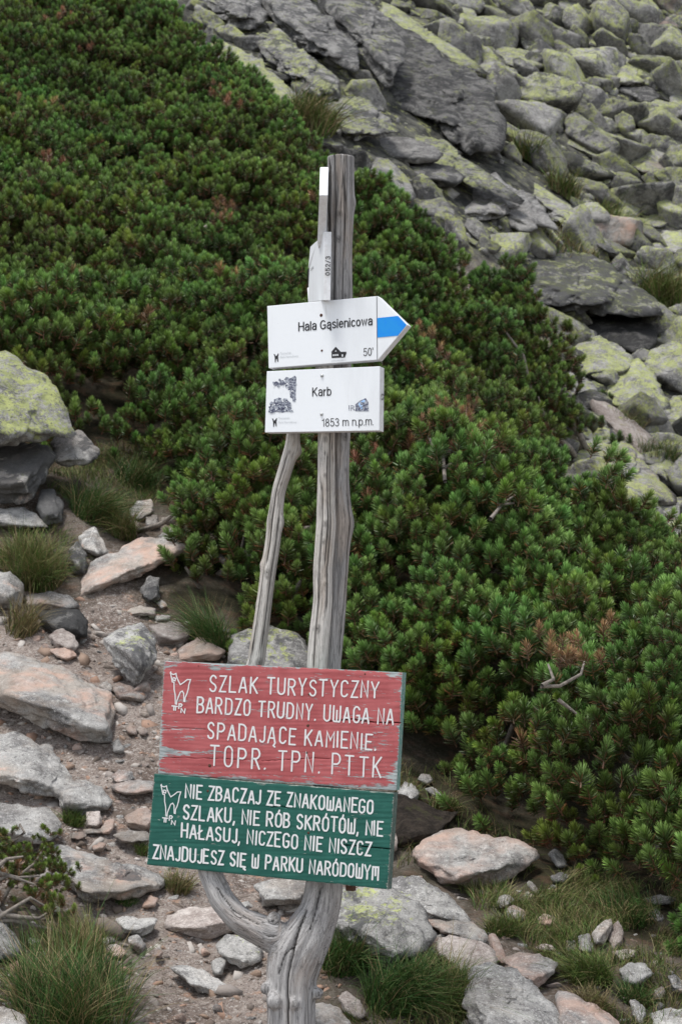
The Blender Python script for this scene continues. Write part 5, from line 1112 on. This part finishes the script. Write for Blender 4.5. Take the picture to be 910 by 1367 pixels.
# -- arrow sign
pw = Plane(430, 450, 5.015); org = pw(np.array(430.), np.array(448.)); E = empty('arrow_sign', org, 'white arrow sign pointing right, blue stripe on its tip, reading Hala Gąsienicowa', 'sign')
solid('board', pw, [(356.5,408.5),(504,395.2),(543.8,433.8),(504.5,480.3),(358.5,491.5)], .028, WHITE, SIGN_EDGE, E, org)
flat('blue_stripe', pw, [[(503.3,424.6),(531.2,421.8),(542.6,433.8),(531.0,448.2),(503.8,450.7)]], BLUE, E, org, .0008)
flat('seam', pw, [[(502.3,395.8),(503.1,395.7),(503.9,480.0),(503.1,480.1)]], BLACK, E, org, .0005)
hand_text('Hala Gąsienicowa', pw, 399, 441.8, 496.5, 433.6, 11.0, BLACK, E, org, w=.82, gap=.22, lean=0, GL=GH, jit=0, name='place_name', off=.0007)
hand_text("50'", pw, 485.3, 475.2, 497.8, 474.3, 10.0, BLACK, E, org, w=.52, gap=.2, lean=0, GL=GH, jit=0, name='walking_time', off=.0007)
flat('hut_symbol', pw, [[(442.6,478),(442.6,470.3),(441.8,470.3),(448,462.8),(455,469.8),(462.3,469.5),(462.3,471.8),(461,474.8),(460.2,477.3),(455.5,477.5),(455.5,477.3)]], BLACK, E, org, .0007)
flat('hut_window', pw, [[(444.5,475.5),(444.5,473.3),(446.2,473.2),(446.2,475.4)],[(447.2,475.3),(447.2,473.1),(448.9,473),(448.9,475.2)],[(449.9,475.1),(449.9,472.9),(451.6,472.8),(451.6,475)],[(456.2,476.3),(456.2,473.3),(458,473.1),(458,476.2)],[(447,469.3),(448.3,467.6),(449.5,469.2)]], WHITE, E, org, .0011)
text('hut_caption', 'schronisko', pw, 442.3, 482.6, 2.4, 19, 100, -7.5, PALEPRINT, E, org)
CH = [[(365.3,472.5),(367.0,472.8),(368.2,475.5),(369.6,474.6),(371.6,471.5),(372.1,472.3),(371.3,476.5),(371.6,483.2),(370.6,483.2),(369.6,478.6),(368.6,479.3),(368.0,483.8),(367.1,483.8),(366.9,478.2),(366.4,475)]]
flat('park_emblem', pw, CH, BLACK, E, org, .0007)
text('park_name', 'Tatrzański', pw, 374, 473.4, 3.0, 15, 100, -7.5, PALEPRINT, E, org); text('park_name', 'Park Narodowy', pw, 374, 478.2, 3.0, 24.5, 100, -7.5, PALEPRINT, E, org)
stud('screw', pw, 428.6, 420.8, 2.3, RUST, E, org); stud('screw', pw, 429.5, 468, 1.6, RUST, E, org)
# -- plate sign
pk = Plane(430, 535, 5.015); org = pk(np.array(430.), np.array(535.)); E = empty('plate_sign', org, 'white rectangular wooden sign reading Karb, scraped stickers at its left, below the arrow sign', 'sign')
solid('board', pk, [(356,495.6),(507,488.9),(506,574.8),(353.5,577.4)], .030, WHITE, SIGN_EDGE, E, org)
hand_text('Karb', pk, 417.4, 528.8, 441.6, 527.7, 11.0, BLACK, E, org, w=.72, gap=.22, lean=0, GL=GH, jit=0, name='place_name', off=.0007)
hand_text('1853 m n.p.m.', pk, 430.2, 569.3, 498, 567.2, 10.2, BLACK, E, org, w=.52, gap=.2, lean=0, GL=GH, jit=0, name='altitude', off=.0007)
def blot(pl, cu, cv, poly, n, rr, smin=1., smax=3.):
    out = []
    while len(out) < n:
        u = rr.uniform(min(p[0] for p in poly), max(p[0] for p in poly)); v = rr.uniform(min(p[1] for p in poly), max(p[1] for p in poly))
        if not inpoly(np.array(u), np.array(v), poly): continue
        m = rr.integers(5, 9); r = rr.uniform(smin, smax); out.append([(u+math.cos(t)*r*rr.uniform(.6, 1.2), v+math.sin(t)*r*rr.uniform(.6, 1.2)) for t in np.linspace(6.28, 0, m, endpoint=False)])
    return out
r9 = np.random.default_rng(9)
base_ = [[(382,503),(388,505),(392,502.5),(395.5,503.5),(395,520),(394.5,536.5),(391,534),(389,527),(386,521),(385.5,512),(381,510)],[(364,511),(369,509),(373,511),(377,507),(381,510),(378,515),(372,514),(366,516)],[(366,533),(371,531.5),(376,536),(383,532),(387,540),(392,550.5),(384,549),(377,551),(370,549.5),(364,551),(358,550),(361,541),(365,543)]]
polys = base_+blot(pk, 0, 0, [(381,503),(395,504),(394.5,536),(390,534),(386,520),(381,512)], 26, r9)+blot(pk, 0, 0, [(365,511),(380,504),(384,512),(372,516),(365,514)], 14, r9, .8, 2.2)+blot(pk, 0, 0, [(362,536),(372,530),(386,535),(391,550),(358,551)], 44, r9, 1., 2.8)
flat('torn_sticker', pk, polys, NAVY, E, org, .0005, .000012)
flat('sticker_scrape', pk, blot(pk, 0, 0, [(362,505),(394,503),(394,535),(366,548)], 16, r9, .5, 1.3)+blot(pk, 0, 0, [(362,534),(390,534),(391,550),(360,550)], 12, r9, .4, 1.2), WHITE, E, org, .0012, .00001)
flat('torn_sticker', pk, [[(474,540),(480,535),(488,531.5),(491.5,537),(492,549),(474.5,549)]], NAVY, E, org, .0006)
flat('torn_sticker', pk, blot(pk, 0, 0, [(480,537),(486,534),(489,541),(484,547),(479,545)], 9, r9, 1., 2.2), SKYBLUE, E, org, .0010, .00001)
text('sticker_letters', 'IR', pk, 465.5, 548.3, 7.5, 8.5, 100, -2, NAVY, E, org)
flat('park_emblem', pk, [[(u-2.2, v+86.2) for u, v in CH[0]]], BLACK, E, org, .0007)
text('park_name', 'Tatrzański', pk, 371.5, 559.7, 3.0, 15, 100, -2.5, PALEPRINT, E, org); text('park_name', 'Park Narodowy', pk, 371.5, 565.3, 3.0, 24.5, 100, -2.5, PALEPRINT, E, org)
stud('bolt', pk, 429.8, 501.5, 2.5, STEEL, E, org, .004); stud('bolt', pk, 429.2, 553, 2.4, STEEL, E, org, .004)
pe = Plane(507.2, 530, 4.995, np.array([math.cos(TH0), -math.sin(TH0), 0.])); pe.p = pk(np.array(507.05), np.array(530.), 0.)
ev = pe(np.array([508.6]), np.array([528.]))
try: text('edge_number', '52', pe, 512.2, 534.5, 3.6, 9.5, -.02, -1, BLACK, E, org, off=.0012, vert=True)
except Exception as e: print('edge text', e)

# -- the two signs seen nearly edge on
def prism(name, pts_near, thick, mat, matside, parent, org):
    """polygon (u,v,Y) extruded to the right by thick metres"""
    A = np.array([P(a, b, c) for a, b, c in pts_near]); B = A+np.array([thick, 0, 0]); n = len(A)
    bm = bmesh.new(); va = [bm.verts.new(x-org) for x in A]; vb = [bm.verts.new(x-org) for x in B]
    bm.faces.new(va); bm.faces.new(vb[::-1])
    for i in range(n): f = bm.faces.new((va[i], vb[i], vb[(i+1) % n], va[(i+1) % n])); f.material_index = 1
    bmesh.ops.recalc_face_normals(bm, faces=bm.faces); bmesh.ops.bevel(bm, geom=bm.edges[:], offset=.001, segments=2, affect='EDGES')
    me = bpy.data.meshes.new(name); bm.to_mesh(me); bm.free(); me.materials.append(mat); me.materials.append(matside); return link(name, me, parent)
org = P(430, 270, 4.97); E = empty('arrow_sign', org, 'blank white arrow sign seen edge on at the top left of the post', 'sign')
prism('board', [(427.2,223,5.02),(426.2,260.5,4.90),(423.4,322,5.02),(424.6,330,5.05),(429,345,5.45),(431,255,5.45)], .0205, WHITE, SIGN_EDGE, E, org)
org = P(430, 355, 4.97); E = empty('plate_sign', org, 'white sign seen edge on below the blank arrow, with 052/3 printed on its edge', 'sign')
prism('board', [(432.5,309.5,4.97),(431.2,401,4.97),(411.5,404,5.30),(409.8,384,5.33),(411.5,383.5,5.325),(412.6,358.5,5.325),(411.2,358,5.33),(414.2,329,5.31),(423,321,5.12)], .0185, WHITE, SIGN_EDGE, E, org)
pf = Plane(437, 355, 4.968, np.array([0., -1., 0.]))
hand_text('052/3', pf, 440.0, 367.6, 440.4, 342.5, 5.6, BLACK, E, org, w=.55, gap=.26, GL=GH, jit=0, up=(-1, 0), name='edge_number', off=.0014)
A0, A1 = P(432.4, 330, 4.971), P(413, 350, 5.30); nface = np.cross(A1-A0, [0, 0, 1.]); nface /= np.linalg.norm(nface); nface *= -1 if nface[0] > 0 else 1
pf2 = Plane(0, 0, 5, nface); pf2.p = P(432.0, 355, 4.971)
for s_, u_, v_, w_, h_ in (('asicka', 415.2, 362, 5, 5), ('50', 426.5, 388, 2.6, 5)):
    try: text('faded_lettering', s_, pf2, u_, v_, h_, w_, 1, -.9, BLACK, E, org, off=.001)
    except Exception as e: print(e)
link('dark_notch', prism('dark_notch', [(410.2,359,5.345),(410.4,383,5.345),(413,383,5.36),(413,359,5.36)], .006, BLACK, BLACK, None, org).data, E)  # black prism stands in for the dark notch in the plate's outline
for o_ in [o for o in scene.objects if o.name.startswith('dark_notch') and o.parent is None]: bpy.data.objects.remove(o_)

# -- painted boards
def seglen(a, b): return np.hypot(*(np.array(b)-np.array(a)))
def painted(pl, TL, TR, BR, BL, th, mat, sidemat, parent, org, wearf, cracks, nu=300, nv=140, seed=0):
    S, Tt = np.meshgrid(np.linspace(0, 1, nu), np.linspace(0, 1, nv)); q = lambda i: ((1-S)*(1-Tt)*TL[i]+S*(1-Tt)*TR[i]+S*Tt*BR[i]+(1-S)*Tt*BL[i])
    U, Vp = q(0), q(1)
    ed = np.minimum.reduce([S*320, (1-S)*320, Tt*150, (1-Tt)*150])
    jit = noise(np.stack([U*.12, Vp*.12, U*0+seed], -1))*1.1+noise(np.stack([U*.5, Vp*.5, U*0+seed], -1))*.5
    inward = np.exp(-ed/1.2)*np.clip(jit, 0, 1)
    U = U+np.where(S < .5, 1, -1)*inward*np.exp(-np.minimum(S, 1-S)*320/1.2); Vp = Vp+np.where(Tt < .5, 1, -1)*inward*np.exp(-np.minimum(Tt, 1-Tt)*150/1.2)
    dep = -.0012*np.exp(-ed/1.0)+.0006*noise(np.stack([U*.02, Vp*.25, U*0], -1))
    for path, w_, d_ in cracks:
        a = np.array(path, float); dm = np.full(U.shape, 1e9)
        for k in range(len(a)-1):
            ab = a[k+1]-a[k]; t = np.clip(((U-a[k][0])*ab[0]+(Vp-a[k][1])*ab[1])/(ab@ab), 0, 1); dm = np.minimum(dm, np.hypot(U-a[k][0]-t*ab[0], Vp-a[k][1]-t*ab[1]))
        dep = dep-d_*np.exp(-(dm/w_)**2)
    V = pl(U, Vp, dep)-org; Bk = pl(U[[0, -1]][:, [0, -1]], Vp[[0, -1]][:, [0, -1]], -th)-org
    n, m = U.shape; idx = np.arange(n*m).reshape(n, m); Fq = np.stack([idx[:-1, :-1], idx[1:, :-1], idx[1:, 1:], idx[:-1, 1:]], -1).reshape(-1, 4).tolist()
    VV = np.vstack([V.reshape(-1, 3), Bk.reshape(-1, 3)]); b0 = n*m; tl, tr, bl_, br = b0, b0+1, b0+2, b0+3
    nf = len(Fq); Fq += [[*idx[0, :].tolist()[::1], tr, tl], [*idx[-1, ::-1].tolist(), bl_, br], [*idx[::-1, 0].tolist(), tl, bl_], [*idx[:, -1].tolist(), br, tr], [tl, tr, br, bl_]]
    me = mesh_np('board', VV, Fq, mat, False); me.materials.append(sidemat)
    for k in range(nf, len(Fq)): me.polygons[k].material_index = 1
    Wm = seglen(TL, TR)/ppm(5)/math.cos(TH0); Hm = seglen(TL, BL)/ppm(5)
    wv = wearf(U, Vp, S, Tt, ed); bc = np.stack([S*Wm+seed, (1-Tt)*Hm+seed, wv], -1).reshape(-1, 3); bc = np.vstack([bc, np.zeros((4, 3))]); attr(me, 'bc', 'FLOAT_VECTOR', bc)
    return link('board', me, parent)
def gblob(U, V, u, v, ru, rv): return np.exp(-((U-u)/ru)**2-((V-v)/rv)**2)
def wear_red(U, V, S, T_, ed):
    w_ = -.06+.32*np.exp(-ed/2.2)
    w_ += .21*np.clip((V-(1022+(U-220)*.05))/22, 0, 1)                     # worn lower strip
    w_ += .42*gblob(U, V, 245, 1005, 34, 5)+.30*gblob(U, V, 222, 1003, 16, 7)+.25*gblob(U, V, 232, 973, 26, 2.2)+.25*gblob(U, V, 264, 972, 10, 2.5)+.16*gblob(U, V, 215, 985, 5, 40)+.24*gblob(U, V, 228, 888, 14, 6)
    w_ += .20*gblob(U, V, 285, 891, 22, 4)+.24*gblob(U, V, 528, 902, 14, 5)+.30*gblob(U, V, 482, 961, 8, 2.5)+.26*gblob(U, V, 484, 1004, 14, 3)+.14*gblob(U, V, 500, 1030, 40, 22)+.20*gblob(U, V, 530, 1040, 10, 20)+.10*gblob(U, V, 515, 985, 14, 12)+.2*gblob(U, V, 352, 1005, 22, 2)
    return w_
def wear_green(U, V, S, T_, ed):
    w_ = -.115+.34*np.exp(-ed/1.5)+.16*gblob(U, V, 495, 1070, 26, 8)+.14*gblob(U, V, 470, 1095, 18, 5)+.10*gblob(U, V, 512, 1150, 8, 30)
    w_ += .30*gblob(U, V, 212, 1092, 2.5, 4)+.28*gblob(U, V, 222, 1092, 4, 5)+.28*gblob(U, V, 238, 1090, 2.5, 6)+.2*gblob(U, V, 480, 1136, 3, 6)+.28*gblob(U, V, 375, 1077, 9, 1.5)+.12*gblob(U, V, 500, 1178, 14, 5)
    return w_
pr = Plane(430, 965, 5.005)
def goat(pl, parent, org, du, dv, sc, mat, w=.75):
    G = [[(150,142),(146,150),(156,156),(170,160),(186,153),(190,176),(204,208),(216,231),(242,214),(264,196),(288,196),(276,232),(272,262),(262,296),(250,322),(248,350),(241,348),(240,292),(230,276),(216,284),(206,308),(192,345),(190,368),(182,366),(180,302),(173,266),(172,214)],
         [(172,214),(160,212),(155,186),(150,162),(150,145)],[(164,186),(166,200),(180,204),(184,188),(170,182),(164,186)],
         [(158,380),(196,384)],[(172,382),(170,410)],[(184,383),(182,411)],[(206,398),(209,366),(222,366),(229,374),(222,384),(210,384)],[(221,426),(224,398),(246,432),(250,402)]]
    V, Fc = [], []
    for k, st in enumerate(G):
        pts = [((x/5.259+200-230)*sc+230+du, (y/5.259+870-900)*sc+900+dv) for x, y in st]; ribbon(V, Fc, pts, w if k < 3 else w*1.1, .0009+.00005*k, pl, org)
    return link('park_emblem', mesh_np('park_emblem', np.array(V), Fc, mat, False), parent)
org = pr(np.array(378.), np.array(970.)); E = empty('red_board', org, 'faded red wooden warning board with white hand-painted lettering SZLAK TURYSTYCZNY', 'sign board')
painted(pr, (219,882),(537,897.8),(528.7,1055.5),(211,1033), .026, RED, TEAL_EDGE, E, org, wear_red,
  [([(440,962.5),(470,960),(500,964.5),(540,964.8)], .55, .012), ([(205,1011),(250,1012),(300,1013),(345,1015)], .4, .003), ([(205,974),(240,972),(275,974)], .5, .002), ([(350,1016),(420,1012),(440,1013)], .5, .003)], seed=1)
for args in (('SZLAK TURYSTYCZNY', 280,922.8,505,931.8,21.3), ('BARDZO TRUDNY. UWAGA NA', 263.5,951,524.5,967.8,20.5), ('SPADAJĄCE KAMIENIE.', 277.5,985.2,501,1001.5,20.8), ('TOPR. TPN. PTTK', 281,1021.5,508,1037.5,26)):
    hand_text(args[0], pr, *args[1:], LETTER, E, org, w=1.12, gap=.27 if args[0][0] != 'T' else .36, seed=len(args[0]))
goat(pr, E, org, 0, 0, 1, LETTER)
for a, b, r_ in ((412.6,926.8,1.8),(410.9,968.6,2.0),(409.2,1005.3,1.9),(280,1022,2.4),(487,899.7,1.3),(265,889,1.0)): stud('nail', pr, a, b, r_, RUST, E, org, .0012)
pg_ = Plane(430, 1110, 4.998); org = pg_(np.array(362.), np.array(1110.)); E = empty('green_board', org, 'dark green wooden board with white hand-painted lettering NIE ZBACZAJ ZE ZNAKOWANEGO', 'sign board')
painted(pg_, (206,1033),(525.5,1058.5),(517,1187.5),(196,1154.5), .028, GREEN, DARK_EDGE, E, org, wear_green,
  [([(455,1128),(490,1130.5),(530,1134)], .5, .012), ([(362,1077.6),(372,1076),(384,1078.5)], .7, .006)], nv=120, seed=3)
for k, args in enumerate((('NIE ZBACZAJ ZE ZNAKOWANEGO', 248.2,1064.8,497.5,1086,17.6), ('SZLAKU, NIE RÓB SKRÓTÓW, NIE', 245.5,1092.8,510.5,1115.6,18.2), ('HAŁASUJ, NICZEGO NIE NISZCZ', 242.5,1117.4,494.5,1142.5,18), ('ZNAJDUJESZ SIĘ W PARKU NARÓDOWYm', 205,1145.3,504.5,1174.3,17.6))):
    hand_text(args[0], pg_, *args[1:], LETTER, E, org, w=1.22, gap=.24, seed=k+40)
goat(pg_, E, org, -12.6, 150.0, .985, LETTER, .68)
for a, b, r_ in ((411.7,1111.8,1.8),(277.5,1056,1.8),(330,1068,1.0)): stud('nail', pg_, a, b, r_, RUST, E, org, .0012)
solid('bracket', Plane(466, 1187, 5.03), [(461,1182),(471,1183),(471,1190),(461,1189)], .02, RUST, RUST, E, org, .0005)
